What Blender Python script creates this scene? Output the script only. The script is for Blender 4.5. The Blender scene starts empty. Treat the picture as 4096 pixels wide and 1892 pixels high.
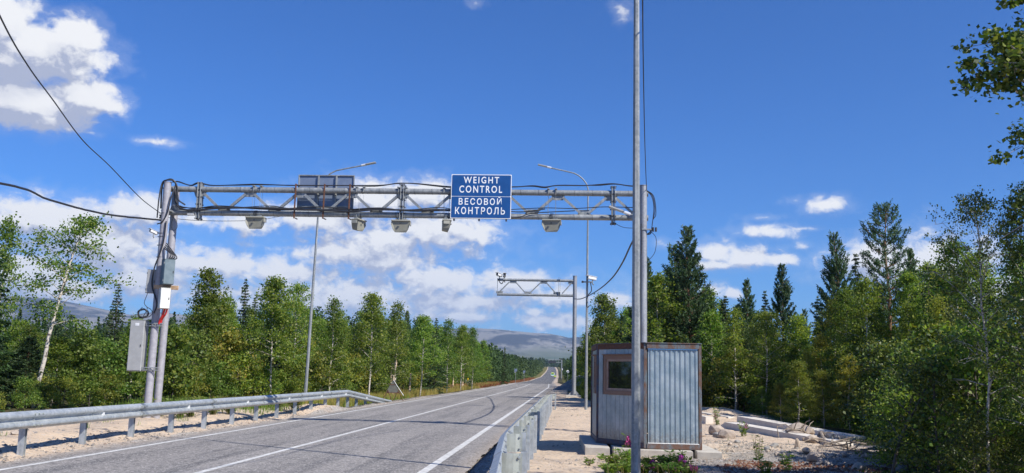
import bpy, math, random
import numpy as np
from mathutils import Vector, Matrix
R = math.radians
random.seed(7)
scene = bpy.context.scene
COL = scene.collection

# ------------------------------------------------------------------ camera
HZ = 1.6                                   # eye height above the road, metres
cam_data = bpy.data.cameras.new('camera')
cam_data.sensor_width = 36.0
cam_data.lens = 36.0 * 3606.0 / 4096.0
cam_data.clip_start = 0.1
cam_data.clip_end = 40000
camera = bpy.data.objects.new('camera', cam_data)
COL.objects.link(camera)
YAW, PITCH, ROLL = 0.062847, 0.151610, 0.022689
_f = Vector((-math.sin(YAW) * math.cos(PITCH), math.cos(YAW) * math.cos(PITCH), math.sin(PITCH)))
_r = Vector((math.cos(YAW), math.sin(YAW), 0))
_u = _r.cross(_f)
_r2 = _r * math.cos(ROLL) + _u * math.sin(ROLL)
_u2 = -_r * math.sin(ROLL) + _u * math.cos(ROLL)
mw = Matrix(((_r2.x, _u2.x, -_f.x, 0), (_r2.y, _u2.y, -_f.y, 0), (_r2.z, _u2.z, -_f.z, HZ), (0, 0, 0, 1)))
camera.matrix_world = mw
scene.camera = camera

def ray(px, py):                           # direction through a photograph pixel (survey helper)
    return _f * 3606.0 + _r2 * (px - 2048) + _u2 * (946 - py)
def at(px, py, Y):                         # world point at depth Y
    d = ray(px, py); t = Y / d.y
    return Vector((d.x * t, Y, HZ + d.z * t))
def azel(px, py):
    d = ray(px, py).normalized()
    return math.atan2(d.x, d.y), math.asin(d.z)

# ------------------------------------------------------------------ sun, sky, exposure
SUN_EL = R(42.5)
SUN_DIR = Vector((0.828 * math.cos(SUN_EL), -0.561 * math.cos(SUN_EL), math.sin(SUN_EL)))
sun_data = bpy.data.lights.new('sun', 'SUN')
sun_data.energy = 5.0
sun_data.angle = R(0.53)
sun_data.color = (1.0, 0.955, 0.87)
sun = bpy.data.objects.new('sun', sun_data)
sun.rotation_euler = (-SUN_DIR).to_track_quat('-Z', 'Y').to_euler()
sun.location = (20, -20, 40)
COL.objects.link(sun)

scene.view_settings.view_transform = 'Standard'
scene.view_settings.look = 'None'
scene.view_settings.exposure = 0.5
scene.view_settings.gamma = 1.0
scene.view_settings.use_curve_mapping = False
scene.cycles.max_bounces = 6
scene.cycles.transparent_max_bounces = 8
scene.cycles.volume_bounces = 0
scene.cycles.use_denoising = True

world = bpy.data.worlds.new('World')
scene.world = world
world.use_nodes = True
wt = world.node_tree
wt.nodes.clear()

class NT:
    """tiny helper to write node graphs"""
    def __init__(s, tree): s.t = tree
    def n(s, typ, **kw):
        o = s.t.nodes.new(typ)
        ins = kw.pop('ins', {})
        for k, v in kw.items(): setattr(o, k, v)
        for k, v in ins.items(): s.put(o.inputs[k], v)
        return o
    def put(s, sock, v):
        if isinstance(v, bpy.types.NodeSocket): s.t.links.new(v, sock)
        elif v is not None: sock.default_value = v
    def m(s, op, a, b=None, c=None, clamp=False):
        o = s.n('ShaderNodeMath', operation=op); o.use_clamp = clamp
        s.put(o.inputs[0], a)
        if b is not None: s.put(o.inputs[1], b)
        if c is not None: s.put(o.inputs[2], c)
        return o.outputs[0]
    def v(s, op, a, b=None, c=None, out=0):
        o = s.n('ShaderNodeVectorMath', operation=op)
        s.put(o.inputs[0], a)
        if b is not None: s.put(o.inputs[1], b)
        if c is not None: s.put(o.inputs[2], c)
        return o.outputs[out]
    def length(s, a):
        o = s.n('ShaderNodeVectorMath', operation='LENGTH'); s.put(o.inputs[0], a)
        return o.outputs['Value']
    def noise(s, vec, scale, detail=4, rough=0.55, dist=0.0, col=False):
        o = s.n('ShaderNodeTexNoise')
        if vec is not None: s.put(o.inputs['Vector'], vec)
        o.inputs['Scale'].default_value = scale; o.inputs['Detail'].default_value = detail
        o.inputs['Roughness'].default_value = rough; o.inputs['Distortion'].default_value = dist
        return o.outputs['Color' if col else 'Fac']
    def smooth(s, x, a, b, lo=0.0, hi=1.0):
        o = s.n('ShaderNodeMapRange', interpolation_type='SMOOTHSTEP')
        s.put(o.inputs[0], x); s.put(o.inputs[1], a); s.put(o.inputs[2], b)
        s.put(o.inputs[3], lo); s.put(o.inputs[4], hi)
        return o.outputs[0]
    def lin(s, x, a, b, lo=0.0, hi=1.0):
        o = s.n('ShaderNodeMapRange'); o.clamp = True
        s.put(o.inputs[0], x); s.put(o.inputs[1], a); s.put(o.inputs[2], b)
        s.put(o.inputs[3], lo); s.put(o.inputs[4], hi)
        return o.outputs[0]
    def mix(s, f, a, b, blend='MIX'):
        o = s.n('ShaderNodeMix', data_type='RGBA', blend_type=blend)
        s.put(o.inputs[0], f)
        for k, x in ((6, a), (7, b)):
            if isinstance(x, tuple) and len(x) == 3: x = (*x, 1)
            s.put(o.inputs[k], x)
        return o.outputs[2]

# --- cloud field: ellipses in (azimuth, elevation) broken up by noise
CLOUDS = []                                 # az, el, width, height (radians), weight
def cl(px, py, w, h, k=1.0):
    a, e = azel(px, py); CLOUDS.append((a, e, w / 3606.0, h / 3606.0, k))
# big cumulus at the upper left
cl(10, 110, 140, 150, 1.5); cl(170, 205, 250, 120, 1.8); cl(295, 150, 120, 95, 1.6); cl(70, 250, 280, 90, 1.5)
cl(60, 400, 290, 105, 1.8); cl(330, 390, 150, 85, 1.7); cl(170, 440, 210, 80, 1.5)
# band behind the gantry
cl(200, 880, 300, 95); cl(520, 850, 230, 70); cl(420, 960, 300, 110); cl(60, 1080, 330, 120)
cl(1480, 800, 240, 90); cl(1700, 780, 190, 70); cl(1300, 880, 260, 65); cl(1000, 900, 140, 50)
cl(1740, 920, 260, 110); cl(1560, 960, 210, 60); cl(1880, 930, 130, 60)
cl(1300, 1010, 170, 75); cl(1560, 1050, 230, 70); cl(900, 1060, 260, 70); cl(720, 1050, 160, 60)
cl(1150, 1100, 300, 70); cl(1750, 1120, 330, 65); cl(2050, 1130, 230, 55); cl(2250, 1190, 200, 50)
cl(600, 1130, 260, 70); cl(1350, 1190, 360, 60); cl(1900, 1210, 330, 45); cl(300, 1160, 300, 60)
cl(2170, 1280, 190, 40); cl(1850, 1270, 160, 30); cl(2140, 1250, 60, 30); cl(2440, 1210, 70, 40)
cl(1500, 745, 60, 30); cl(1745, 745, 45, 24); cl(800, 880, 110, 30)
cl(1350, 1190, 1250, 150, .8); cl(420, 1010, 520, 150, .8); cl(1500, 1000, 620, 120, .7); cl(2250, 1290, 330, 60, .7)
# right side
cl(2860, 1010, 90, 55); cl(2990, 1030, 150, 45); cl(3120, 1040, 90, 30); cl(2840, 1060, 110, 25)
cl(3080, 925, 125, 32, .9); cl(3210, 915, 110, 20, .45); cl(3060, 870, 110, 22, .42); cl(3300, 820, 90, 38, .9); cl(3180, 803, 75, 30, .5)
cl(2850, 1165, 60, 35); cl(2930, 1175, 40, 25); cl(2740, 970, 70, 22, .7); cl(2460, 1210, 90, 45)
cl(3480, 1040, 190, 95); cl(3700, 1050, 240, 120); cl(3850, 1150, 260, 90)
# wisps
cl(2490, 45, 80, 75, .38); cl(1900, 10, 70, 50, .12); cl(600, 565, 200, 30, .27); cl(350, 530, 130, 28, .27)
cl(10, 500, 60, 24, .35); cl(3220, 985, 90, 30, .35); cl(2650, 975, 60, 35, .4)

def cloud_group():
    g = bpy.data.node_groups.new('cloud_field', 'ShaderNodeTree')
    g.interface.new_socket('P', in_out='INPUT', socket_type='NodeSocketVector')
    g.interface.new_socket('D', in_out='OUTPUT', socket_type='NodeSocketFloat')
    q = NT(g)
    gi = g.nodes.new('NodeGroupInput'); go = g.nodes.new('NodeGroupOutput')
    P = gi.outputs[0]
    cur = None
    for a, e, w, h, k in CLOUDS:
        d = q.v('MULTIPLY_ADD', P, (1 / w, 1 / h, 0), (-a / w, -e / h, 0))
        L = q.length(d)
        f = q.m('MULTIPLY_ADD', L, -max(k, 1.0), k)     # falls off away from the middle of the cloud
        cur = f if cur is None else q.m('SMOOTH_MAX', cur, f, 0.25)
    # outside the photographed part of the sky: scattered cumulus from noise alone
    px = q.n('ShaderNodeSeparateXYZ', ins={0: P})
    far = q.smooth(q.m('ABSOLUTE', q.m('ADD', px.outputs[0], YAW)), .58, .95)
    hi = q.smooth(px.outputs[1], .45, .7)
    out = q.m('MAXIMUM', far, hi)
    base = q.m('MULTIPLY_ADD', q.noise(P, 2.6, 3, .5), 5.0, -3.45)
    gen = q.m('MULTIPLY_ADD', q.m('SUBTRACT', 1.0, out), -3.0, base)
    cur = q.m('MAXIMUM', cur, gen)
    Ps = q.v('MULTIPLY', P, (1.0, 1.3, 1.0))
    n1 = q.noise(Ps, 19, 2, .5)
    n2 = q.noise(Ps, 55, 8, .6, .35)
    w = q.m('ADD', q.m('MULTIPLY_ADD', n1, 1.15, -.55), q.m('MULTIPLY_ADD', n2, 1.75, -.80))
    g.links.new(q.m('ADD', cur, w), go.inputs[0])
    return g
CG = cloud_group()
q = NT(wt)
tc = q.n('ShaderNodeTexCoord')
sep = q.n('ShaderNodeSeparateXYZ', ins={0: tc.outputs['Generated']})
az = q.m('ARCTAN2', sep.outputs[0], sep.outputs[1])
el = q.m('ARCSINE', sep.outputs[2])
P = q.n('ShaderNodeCombineXYZ', ins={0: az, 1: el}).outputs[0]
def field(off):
    o = q.n('ShaderNodeGroup'); o.node_tree = CG
    q.put(o.inputs[0], q.v('ADD', P, off) if off else P)
    return o.outputs[0]
D0 = field(None); D1 = field((.008, .022, 0)); D2 = field((.003, .007, 0))
dens = q.smooth(D0, -.08, .72)
thin = q.m('MULTIPLY', q.smooth(D0, -.6, .3), .14)
dens = q.m('MAXIMUM', dens, thin)
# white where the cloud thins towards the sun, lilac grey where there is more cloud above
shade = q.m('ADD', q.m('ADD', q.m('MULTIPLY', q.m('SUBTRACT', D0, D1), .85), q.m('MULTIPLY', q.m('SUBTRACT', D0, D2), .95)), .58, clamp=True)
shade = q.m('SUBTRACT', shade, q.smooth(D1, .3, 1.4, 0, .42), clamp=True)
soft = q.smooth(el, 0.0, .16, .5, 1.0)
ccol = q.mix(shade, (3.2, 3.5, 4.6), (6.9, 6.9, 7.0))
ccol = q.mix(soft, q.mix(.5, ccol, (4.9, 5.4, 6.6)), ccol)
sky = q.n('ShaderNodeTexSky', sky_type='NISHITA')
sky.sun_disc = False
sky.sun_elevation = SUN_EL
sky.sun_rotation = math.atan2(SUN_DIR.x, SUN_DIR.y)
sky.air_density = 1.0; sky.dust_density = 0.3; sky.ozone_density = 3.0; sky.altitude = 200
hs = q.n('ShaderNodeHueSaturation', ins={'Saturation': 1.05, 'Value': 1.0, 'Color': sky.outputs[0]})
skc = q.mix(1.0, hs.outputs[0], (.255, .55, 1.0), 'MULTIPLY')
lp = q.mix(q.m('MULTIPLY', dens, q.smooth(el, -.02, .03)), skc, ccol)
bg = q.n('ShaderNodeBackground', ins={'Color': lp, 'Strength': 0.1})
wo = q.n('ShaderNodeOutputWorld', ins={'Surface': bg.outputs[0]})

# ------------------------------------------------------------------ mesh helpers
class MB:
    def __init__(s): s.v = []; s.f = []; s.m = []
    def add(s, vs, fs, mi=0):
        b = len(s.v); s.v += [tuple(p) for p in vs]
        s.f += [tuple(b + i for i in f) for f in fs]; s.m += [mi] * len(fs)
        return s
    def box(s, c, size, rot=None, mi=0):
        hx, hy, hz = size[0] / 2, size[1] / 2, size[2] / 2
        M = rot if rot is not None else Matrix.Identity(3)
        c = Vector(c)
        vs = [c + M @ Vector((x * hx, y * hy, z * hz)) for z in (-1, 1) for y in (-1, 1) for x in (-1, 1)]
        return s.add(vs, [(0, 2, 3, 1), (4, 5, 7, 6), (0, 1, 5, 4), (2, 6, 7, 3), (0, 4, 6, 2), (1, 3, 7, 5)], mi)
    def bbox(s, c, size, b=.01, rot=None, mi=0):        # box with chamfered edges
        hx, hy, hz = size[0] / 2, size[1] / 2, size[2] / 2
        b = min(b, hx * .45, hy * .45, hz * .45)
        M = rot if rot is not None else Matrix.Identity(3)
        c = Vector(c); vs = []; idx = {}
        for sx in (-1, 1):
            for sy in (-1, 1):
                for sz in (-1, 1):
                    for ax in range(3):
                        p = [sx * (hx - b), sy * (hy - b), sz * (hz - b)]
                        p[ax] = (sx * hx, sy * hy, sz * hz)[ax]
                        idx[(sx, sy, sz, ax)] = len(vs); vs.append(c + M @ Vector(p))
        fs = []
        for ax in range(3):
            o = [a for a in range(3) if a != ax]
            for sg in (-1, 1):
                def key(a, b_):
                    k = [0, 0, 0]; k[ax] = sg; k[o[0]] = a; k[o[1]] = b_
                    return idx[(*k, ax)]
                fs.append((key(-1, -1), key(1, -1), key(1, 1), key(-1, 1)))
        for ax in range(3):
            o = [a for a in range(3) if a != ax]
            for a in (-1, 1):
                for b_ in (-1, 1):
                    def key2(t, which):
                        k = [0, 0, 0]; k[ax] = t; k[o[0]] = a; k[o[1]] = b_
                        return idx[(*k, which)]
                    fs.append((key2(-1, o[0]), key2(1, o[0]), key2(1, o[1]), key2(-1, o[1])))
        for sx in (-1, 1):
            for sy in (-1, 1):
                for sz in (-1, 1):
                    fs.append(tuple(idx[(sx, sy, sz, k)] for k in range(3)))
        return s.add(vs, fs, mi)
    def tube(s, pts, rad, n=10, mi=0, cap=True, phase=0.0):
        pts = [Vector(p) for p in pts]
        if not isinstance(rad, (list, tuple)): rad = [rad] * len(pts)
        b = len(s.v); up = None
        for i, p in enumerate(pts):
            d = (pts[min(i + 1, len(pts) - 1)] - pts[max(i - 1, 0)])
            d = d.normalized() if d.length > 1e-9 else Vector((0, 0, 1))
            if up is None:
                up = Vector((1, 0, 0)) if abs(d.z) > .9 else Vector((0, 0, 1))
            a = (up - d * up.dot(d)).normalized(); up = a
            c = d.cross(a)
            for k in range(n):
                t = 2 * math.pi * k / n + phase
                s.v.append(tuple(p + (a * math.cos(t) + c * math.sin(t)) * rad[i]))
        for i in range(len(pts) - 1):
            for k in range(n):
                k2 = (k + 1) % n
                s.f.append((b + i * n + k, b + i * n + k2, b + (i + 1) * n + k2, b + (i + 1) * n + k)); s.m.append(mi)
        if cap:
            s.f.append(tuple(b + k for k in reversed(range(n)))); s.m.append(mi)
            e = b + (len(pts) - 1) * n
            s.f.append(tuple(e + k for k in range(n))); s.m.append(mi)
        return s
    def prism(s, poly, axis, a, b, mi=0, org=(0, 0, 0), rot=None):
        """polygon in the two other axes extruded along axis from a to b"""
        n = len(poly); vs = []
        for t in (a, b):
            for (p, q_) in poly:
                v = {0: (t, p, q_), 1: (p, t, q_), 2: (p, q_, t)}[axis]
                v = Vector(v)
                if rot is not None: v = rot @ v
                vs.append(v + Vector(org))
        fs = [tuple(range(n)), tuple(range(2 * n - 1, n - 1, -1))]
        fs += [(i, (i + 1) % n, n + (i + 1) % n, n + i) for i in range(n)]
        return s.add(vs, fs, mi)
    def build(s, name, mats, parent=None, smooth=False, local=None):
        me = bpy.data.meshes.new(name)
        root_ = parent
        while root_ is not None and root_.parent is not None: root_ = root_.parent
        off = local if local is not None else (root_.location if root_ is not None else Vector((0, 0, 0)))
        me.from_pydata([(x[0] - off[0], x[1] - off[1], x[2] - off[2]) for x in s.v], [], s.f)
        if not isinstance(mats, (list, tuple)): mats = [mats]
        for m_ in mats: me.materials.append(m_)
        if len(mats) > 1: me.polygons.foreach_set('material_index', s.m)
        import bmesh
        bm = bmesh.new(); bm.from_mesh(me); bmesh.ops.recalc_face_normals(bm, faces=bm.faces); bm.to_mesh(me); bm.free()
        if smooth:
            me.polygons.foreach_set('use_smooth', [True] * len(me.polygons))
            try: me.set_sharp_from_angle(angle=R(40))
            except Exception: pass
        o = bpy.data.objects.new(name, me)
        COL.objects.link(o)
        if parent is not None: o.parent = parent
        return o

def tag(o, label=None, cat=None, group=None, kind=None):
    if label: o['label'] = label
    if cat: o['category'] = cat
    if group: o['group'] = group
    if kind: o['kind'] = kind
    return o
def thing(name, label, cat, loc=(0, 0, 0), group=None):
    o = bpy.data.objects.new(name, None); COL.objects.link(o)
    o.location = loc; o.empty_display_size = .2
    return tag(o, label, cat, group)
def np_mesh(name, verts, faces, mats, smooth=False):
    """verts (N,3) array, faces (M,k) array with the same k"""
    me = bpy.data.meshes.new(name)
    k = faces.shape[1]
    me.vertices.add(len(verts)); me.vertices.foreach_set('co', verts.astype(np.float32).ravel())
    me.loops.add(faces.size); me.loops.foreach_set('vertex_index', faces.astype(np.int32).ravel())
    me.polygons.add(len(faces))
    me.polygons.foreach_set('loop_start', np.arange(0, faces.size, k, dtype=np.int32))
    try: me.polygons.foreach_set('loop_total', np.full(len(faces), k, dtype=np.int32))
    except Exception: pass
    if smooth: me.polygons.foreach_set('use_smooth', np.ones(len(faces), dtype=bool))
    for m_ in (mats if isinstance(mats, (list, tuple)) else [mats]): me.materials.append(m_)
    me.update(calc_edges=True); me.validate()
    return me
def link(name, me, parent=None, loc=(0, 0, 0)):
    o = bpy.data.objects.new(name, me); COL.objects.link(o); o.location = loc
    if parent is not None: o.parent = parent
    return o
def rotz(a): return Matrix.Rotation(a, 3, 'Z')
def spline(pts, n=8):
    P_ = [Vector(p) for p in pts]; P_ = [P_[0] * 2 - P_[1]] + P_ + [P_[-1] * 2 - P_[-2]]
    out = []
    for i in range(1, len(P_) - 2):
        a, b, c, d = P_[i - 1:i + 3]
        for k in range(n):
            t = k / n
            out.append(.5 * ((2 * b) + (c - a) * t + (2 * a - 5 * b + 4 * c - d) * t * t + (3 * b - a - 3 * c + d) * t ** 3))
    out.append(P_[-2]); return out

# ------------------------------------------------------------------ materials
def mat(name, base, rough=.6, metal=0.0, var=None, scale=6.0, detail=5, bump=0.0, bscale=40.0, spec=.5, object_coords=True):
    m = bpy.data.materials.new(name); m.use_nodes = True
    t = m.node_tree; t.nodes.clear(); k = NT(t)
    tcn = k.n('ShaderNodeTexCoord'); V = tcn.outputs['Object']
    c = (*base, 1)
    if var:
        c = k.mix(k.smooth(k.noise(V, scale, detail, .6), .35, .65), base, var)
    p = k.n('ShaderNodeBsdfPrincipled', ins={'Base Color': c, 'Roughness': rough, 'Metallic': metal, 'Specular IOR Level': spec})
    if bump:
        b = k.n('ShaderNodeBump', ins={'Height': k.noise(V, bscale, 4, .6), 'Strength': bump, 'Distance': .02})
        k.put(p.inputs['Normal'], b.outputs[0])
    k.n('ShaderNodeOutputMaterial', ins={'Surface': p.outputs[0]})
    return m

def galv(name, a, b, c, rough=.42, metal=.75, spangle=28.0):
    """hot-dip galvanised steel: spangle, runs, white bloom"""
    m = bpy.data.materials.new(name); m.use_nodes = True
    t = m.node_tree; t.nodes.clear(); k = NT(t)
    V = k.n('ShaderNodeTexCoord').outputs['Object']
    vor = k.n('ShaderNodeTexVoronoi', ins={'Vector': V, 'Scale': spangle})
    s1 = k.n('ShaderNodeSeparateColor', ins={0: vor.outputs['Color']}).outputs[0]
    col = k.mix(s1, a, b)
    str_ = k.noise(k.v('MULTIPLY', V, (9, 9, 1.2)), 1.0, 5, .6)
    col = k.mix(k.m('MULTIPLY', k.smooth(str_, .45, .72), .8), col, c)
    col = k.mix(k.m('MULTIPLY', k.smooth(k.noise(V, 2.6, 6, .72), .52, .72), .4), col, (.19, .175, .155))
    p = k.n('ShaderNodeBsdfPrincipled', ins={'Base Color': col, 'Roughness': k.lin(k.noise(V, 5, 4), .3, .7, rough - .08, rough + .16), 'Metallic': metal})
    bmp = k.n('ShaderNodeBump', ins={'Height': k.noise(V, 60, 3), 'Strength': .12, 'Distance': .01})
    k.put(p.inputs['Normal'], bmp.outputs[0])
    k.n('ShaderNodeOutputMaterial', ins={'Surface': p.outputs[0]})
    return m

M = {}
M['galv'] = galv('galvanised_steel', (.20, .215, .225), (.29, .305, .315), (.40, .41, .41), .5, .35)
M['galv_rail'] = galv('galvanised_rail', (.33, .365, .39), (.44, .47, .49), (.55, .57, .58), .45, .4, 16)
M['galv_block'] = galv('spacer_steel', (.31, .335, .31), (.40, .425, .39), (.47, .49, .455), .5, .3, 16)
M['galv_dark'] = galv('weathered_post_steel', (.24, .25, .28), (.32, .33, .36), (.40, .41, .43), .55, .4)
M['paint_grey'] = mat('grey_painted_post', (.30, .29, .32), .45, .1, (.37, .36, .385), 9, bump=.1)
M['alu'] = mat('white_lamp_housing', (.78, .78, .78), .35, .2, (.7, .7, .71), 12)
M['lens'] = mat('lamp_lens', (.42, .43, .42), .25, .0, (.55, .56, .55), 60)
M['black'] = mat('black_cable', (.018, .018, .022), .5, 0, (.03, .03, .035), 20)
M['dark'] = mat('dark_part', (.03, .03, .035), .4, 0, (.05, .05, .055), 12)
M['beige'] = mat('beige_plastic', (.23, .225, .185), .5, 0, (.27, .262, .22), 8)
M['beige_lid'] = mat('pale_beige_plastic', (.29, .285, .24), .5, 0, (.33, .32, .275), 8)
M['cabinet'] = mat('grey_cabinet_paint', (.30, .305, .31), .55, .1, (.34, .345, .35), 5)
M['cabinet_blue'] = mat('slate_cabinet_paint', (.12, .165, .19), .45, .1, (.16, .205, .23), 6)
M['cabinet_white'] = mat('white_cabinet_paint', (.72, .72, .68), .4, 0, (.66, .66, .62), 5)
M['wood'] = mat('raw_board', (.55, .38, .24), .7, 0, (.42, .27, .16), 14)
M['rust'] = mat('rusty_steel', (.15, .06, .032), .8, .1, (.09, .042, .028), 18, bump=.3)
M['red'] = mat('red_hose', (.55, .02, .02), .45)
M['sign_blue'] = mat('blue_sign_sheeting', (.005, .062, .225), .42, 0, (.008, .074, .255), 4)
M['sign_white'] = mat('white_sign_sheeting', (.80, .80, .80), .4)
M['sign_back'] = mat('sign_back_metal', (.16, .205, .30), .5, .3, (.20, .245, .34), 3)
M['concrete'] = mat('pale_concrete', (.50, .46, .40), .85, 0, (.40, .365, .32), 5, bump=.25)
M['concrete2'] = mat('cast_concrete', (.66, .61, .54), .8, 0, (.56, .51, .45), 3, bump=.15)
M['glass'] = mat('dark_glass', (.012, .014, .014), .03, 0, spec=.8)
M['fwood'] = mat('weathered_frame_wood', (.22, .14, .10), .7, 0, (.21, .12, .085), 16, bump=.2)
M['fwood2'] = mat('inner_frame_wood', (.33, .235, .19), .7, 0, (.25, .165, .13), 16, bump=.2)
M['marking'] = mat('white_road_paint', (.66, .65, .62), .7, 0, (.44, .43, .41), 7, bump=.2)
M['rock'] = mat('pale_rock', (.42, .35, .285), .85, 0, (.27, .215, .175), 6, bump=.5, bscale=14)
M['rock2'] = mat('grey_rock', (.30, .285, .265), .85, 0, (.19, .175, .16), 6, bump=.5, bscale=14)
M['deadwood'] = mat('dead_wood', (.34, .28, .22), .85, 0, (.18, .14, .11), 9, bump=.4)
M['brokenwood'] = mat('stripped_trunk', (.62, .50, .38), .75, 0, (.40, .26, .16), 7, bump=.4)

def rust_paint():
    m = bpy.data.materials.new('rusty_blue_frame'); m.use_nodes = True
    t = m.node_tree; t.nodes.clear(); k = NT(t)
    V = k.n('ShaderNodeTexCoord').outputs['Object']
    c = k.mix(k.smooth(k.noise(k.v('MULTIPLY', V, (1, 1, .5)), 7, 7, .7), .36, .66), (.13, .062, .036), (.115, .155, .185))
    c = k.mix(k.smooth(k.noise(V, 22, 5, .6), .5, .75), c, (.085, .045, .035))
    p = k.n('ShaderNodeBsdfPrincipled', ins={'Base Color': c, 'Roughness': .75})
    b = k.n('ShaderNodeBump', ins={'Height': k.noise(V, 40, 4), 'Strength': .3, 'Distance': .01})
    k.put(p.inputs['Normal'], b.outputs[0])
    k.n('ShaderNodeOutputMaterial', ins={'Surface': p.outputs[0]})
    return m
M['rustblue'] = rust_paint()
M['frame_blue'] = mat('dark_blue_frame', (.035, .06, .12), .5, 0, (.10, .05, .045), 7)
def zinc(name, a, b):
    m = bpy.data.materials.new(name); m.use_nodes = True
    t = m.node_tree; t.nodes.clear(); k = NT(t)
    V = k.n('ShaderNodeTexCoord').outputs['Object']
    n1 = k.noise(V, 3.2, 6, .62); n2 = k.noise(V, 22, 4, .6)
    c = k.mix(k.smooth(n1, .35, .68), a, b)
    c = k.mix(k.m('MULTIPLY', k.smooth(n2, .55, .72), .35), c, (.62, .62, .63))
    zh = k.n('ShaderNodeSeparateXYZ', ins={0: V}).outputs[2]
    c = k.mix(k.m('MULTIPLY', k.smooth(k.m('MULTIPLY_ADD', n2, .9, zh), .45, .85, 1.0, 0.0), .55), c, (.27, .21, .16))      # mud thrown up from the ground
    p = k.n('ShaderNodeBsdfPrincipled', ins={'Base Color': c, 'Metallic': .6, 'Roughness': k.lin(n1, .3, .7, .34, .52)})
    bb = k.n('ShaderNodeBump', ins={'Height': k.noise(V, 4.5, 4), 'Strength': .25, 'Distance': .03})
    k.put(p.inputs['Normal'], bb.outputs[0])
    k.n('ShaderNodeOutputMaterial', ins={'Surface': p.outputs[0]})
    return m
M['zinc'] = zinc('zinc_sheet', (.31, .39, .43), (.42, .49, .53))
M['zinc_plank'] = zinc('zinc_siding', (.29, .32, .34), (.45, .46, .465))

def leafmat(name, cols, trans=.35, rough=.55):
    """leaves: every leaf its own tone, every tree its own cast, light passes through"""
    m = bpy.data.materials.new(name); m.use_nodes = True
    t = m.node_tree; t.nodes.clear(); k = NT(t)
    geo = k.n('ShaderNodeNewGeometry'); oi = k.n('ShaderNodeObjectInfo')
    r = geo.outputs['Random Per Island']
    cr = k.n('ShaderNodeValToRGB', ins={0: r})
    e = cr.color_ramp.elements
    e[0].position = 0; e[0].color = (*cols[0], 1); e[1].position = 1; e[1].color = (*cols[-1], 1)
    for i, c in enumerate(cols[1:-1]):
        x = e.new((i + 1) / (len(cols) - 1)); x.color = (*c, 1)
    hsv = k.n('ShaderNodeHueSaturation', ins={'Hue': k.lin(oi.outputs['Random'], 0, 1, .482, .522), 'Saturation': 1.0,
              'Value': k.lin(k.m('FRACT', k.m('MULTIPLY', oi.outputs['Random'], 7.31)), 0, 1, .62, 1.22), 'Color': cr.outputs[0]})
    p = k.n('ShaderNodeBsdfPrincipled', ins={'Base Color': hsv.outputs[0], 'Roughness': rough, 'Specular IOR Level': .35})
    tr = k.n('ShaderNodeBsdfTranslucent', ins={'Color': k.mix(1.0, hsv.outputs[0], (2.0, 2.05, .9), 'MULTIPLY')})
    mx = k.n('ShaderNodeMixShader', ins={0: trans, 1: p.outputs[0], 2: tr.outputs[0]})
    k.n('ShaderNodeOutputMaterial', ins={'Surface': mx.outputs[0]})
    return m
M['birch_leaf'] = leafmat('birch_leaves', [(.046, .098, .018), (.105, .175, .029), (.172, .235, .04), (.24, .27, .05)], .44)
M['birch_leaf_d'] = leafmat('shaded_birch_leaves', [(.030, .058, .012), (.055, .092, .017), (.10, .135, .022), (.22, .23, .035)], .25, .45)  # darker copy of the birch leaves, shade painted into the leaf colours
M['birch_leaf_y'] = leafmat('yellowing_leaves', [(.10, .14, .025), (.17, .20, .035), (.26, .26, .045), (.33, .28, .05)], .4)
M['spruce_leaf'] = leafmat('spruce_needles', [(.022, .045, .014), (.04, .072, .02), (.062, .095, .027)], .15, .6)
M['pine_leaf'] = leafmat('pine_needles', [(.035, .07, .028), (.055, .10, .04), (.085, .13, .055)], .2, .6)
M['far_leaf'] = leafmat('far_foliage', [(.026, .052, .014), (.048, .085, .022), (.08, .12, .03)], .2, .7)
M['grass'] = leafmat('roadside_grass', [(.16, .17, .035), (.26, .22, .06), (.36, .28, .09), (.30, .17, .06)], .3)
M['weed'] = leafmat('weed_leaves', [(.06, .12, .02), (.12, .19, .035), (.20, .25, .05)], .35)
M['redweed'] = leafmat('rust_brown_plants', [(.20, .065, .03), (.28, .10, .04), (.30, .17, .06)], .2)
M['fire'] = leafmat('pink_petals', [(.40, .06, .28), (.55, .10, .38), (.38, .05, .36)], .3)
M['litter'] = leafmat('fallen_leaves', [(.22, .08, .04), (.32, .14, .07), (.16, .06, .035), (.40, .24, .12)], .1)

def bark(name, base, dark, sc):
    m = bpy.data.materials.new(name); m.use_nodes = True
    t = m.node_tree; t.nodes.clear(); k = NT(t)
    V = k.n('ShaderNodeTexCoord').outputs['Object']
    n = k.noise(k.v('MULTIPLY', V, (4, 4, sc)), 2.0, 5, .65)
    c = k.mix(k.smooth(n, .50, .62), base, dark)
    p = k.n('ShaderNodeBsdfPrincipled', ins={'Base Color': c, 'Roughness': .8})
    b = k.n('ShaderNodeBump', ins={'Height': n, 'Strength': .4, 'Distance': .02})
    k.put(p.inputs['Normal'], b.outputs[0])
    k.n('ShaderNodeOutputMaterial', ins={'Surface': p.outputs[0]})
    return m
M['birch_bark'] = bark('birch_bark', (.52, .47, .41), (.09, .07, .06), 9)
M['pine_bark'] = bark('pine_bark', (.20, .105, .06), (.08, .05, .035), 5)
M['dark_bark'] = bark('dark_bark', (.10, .08, .065), (.04, .03, .025), 5)
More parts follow.
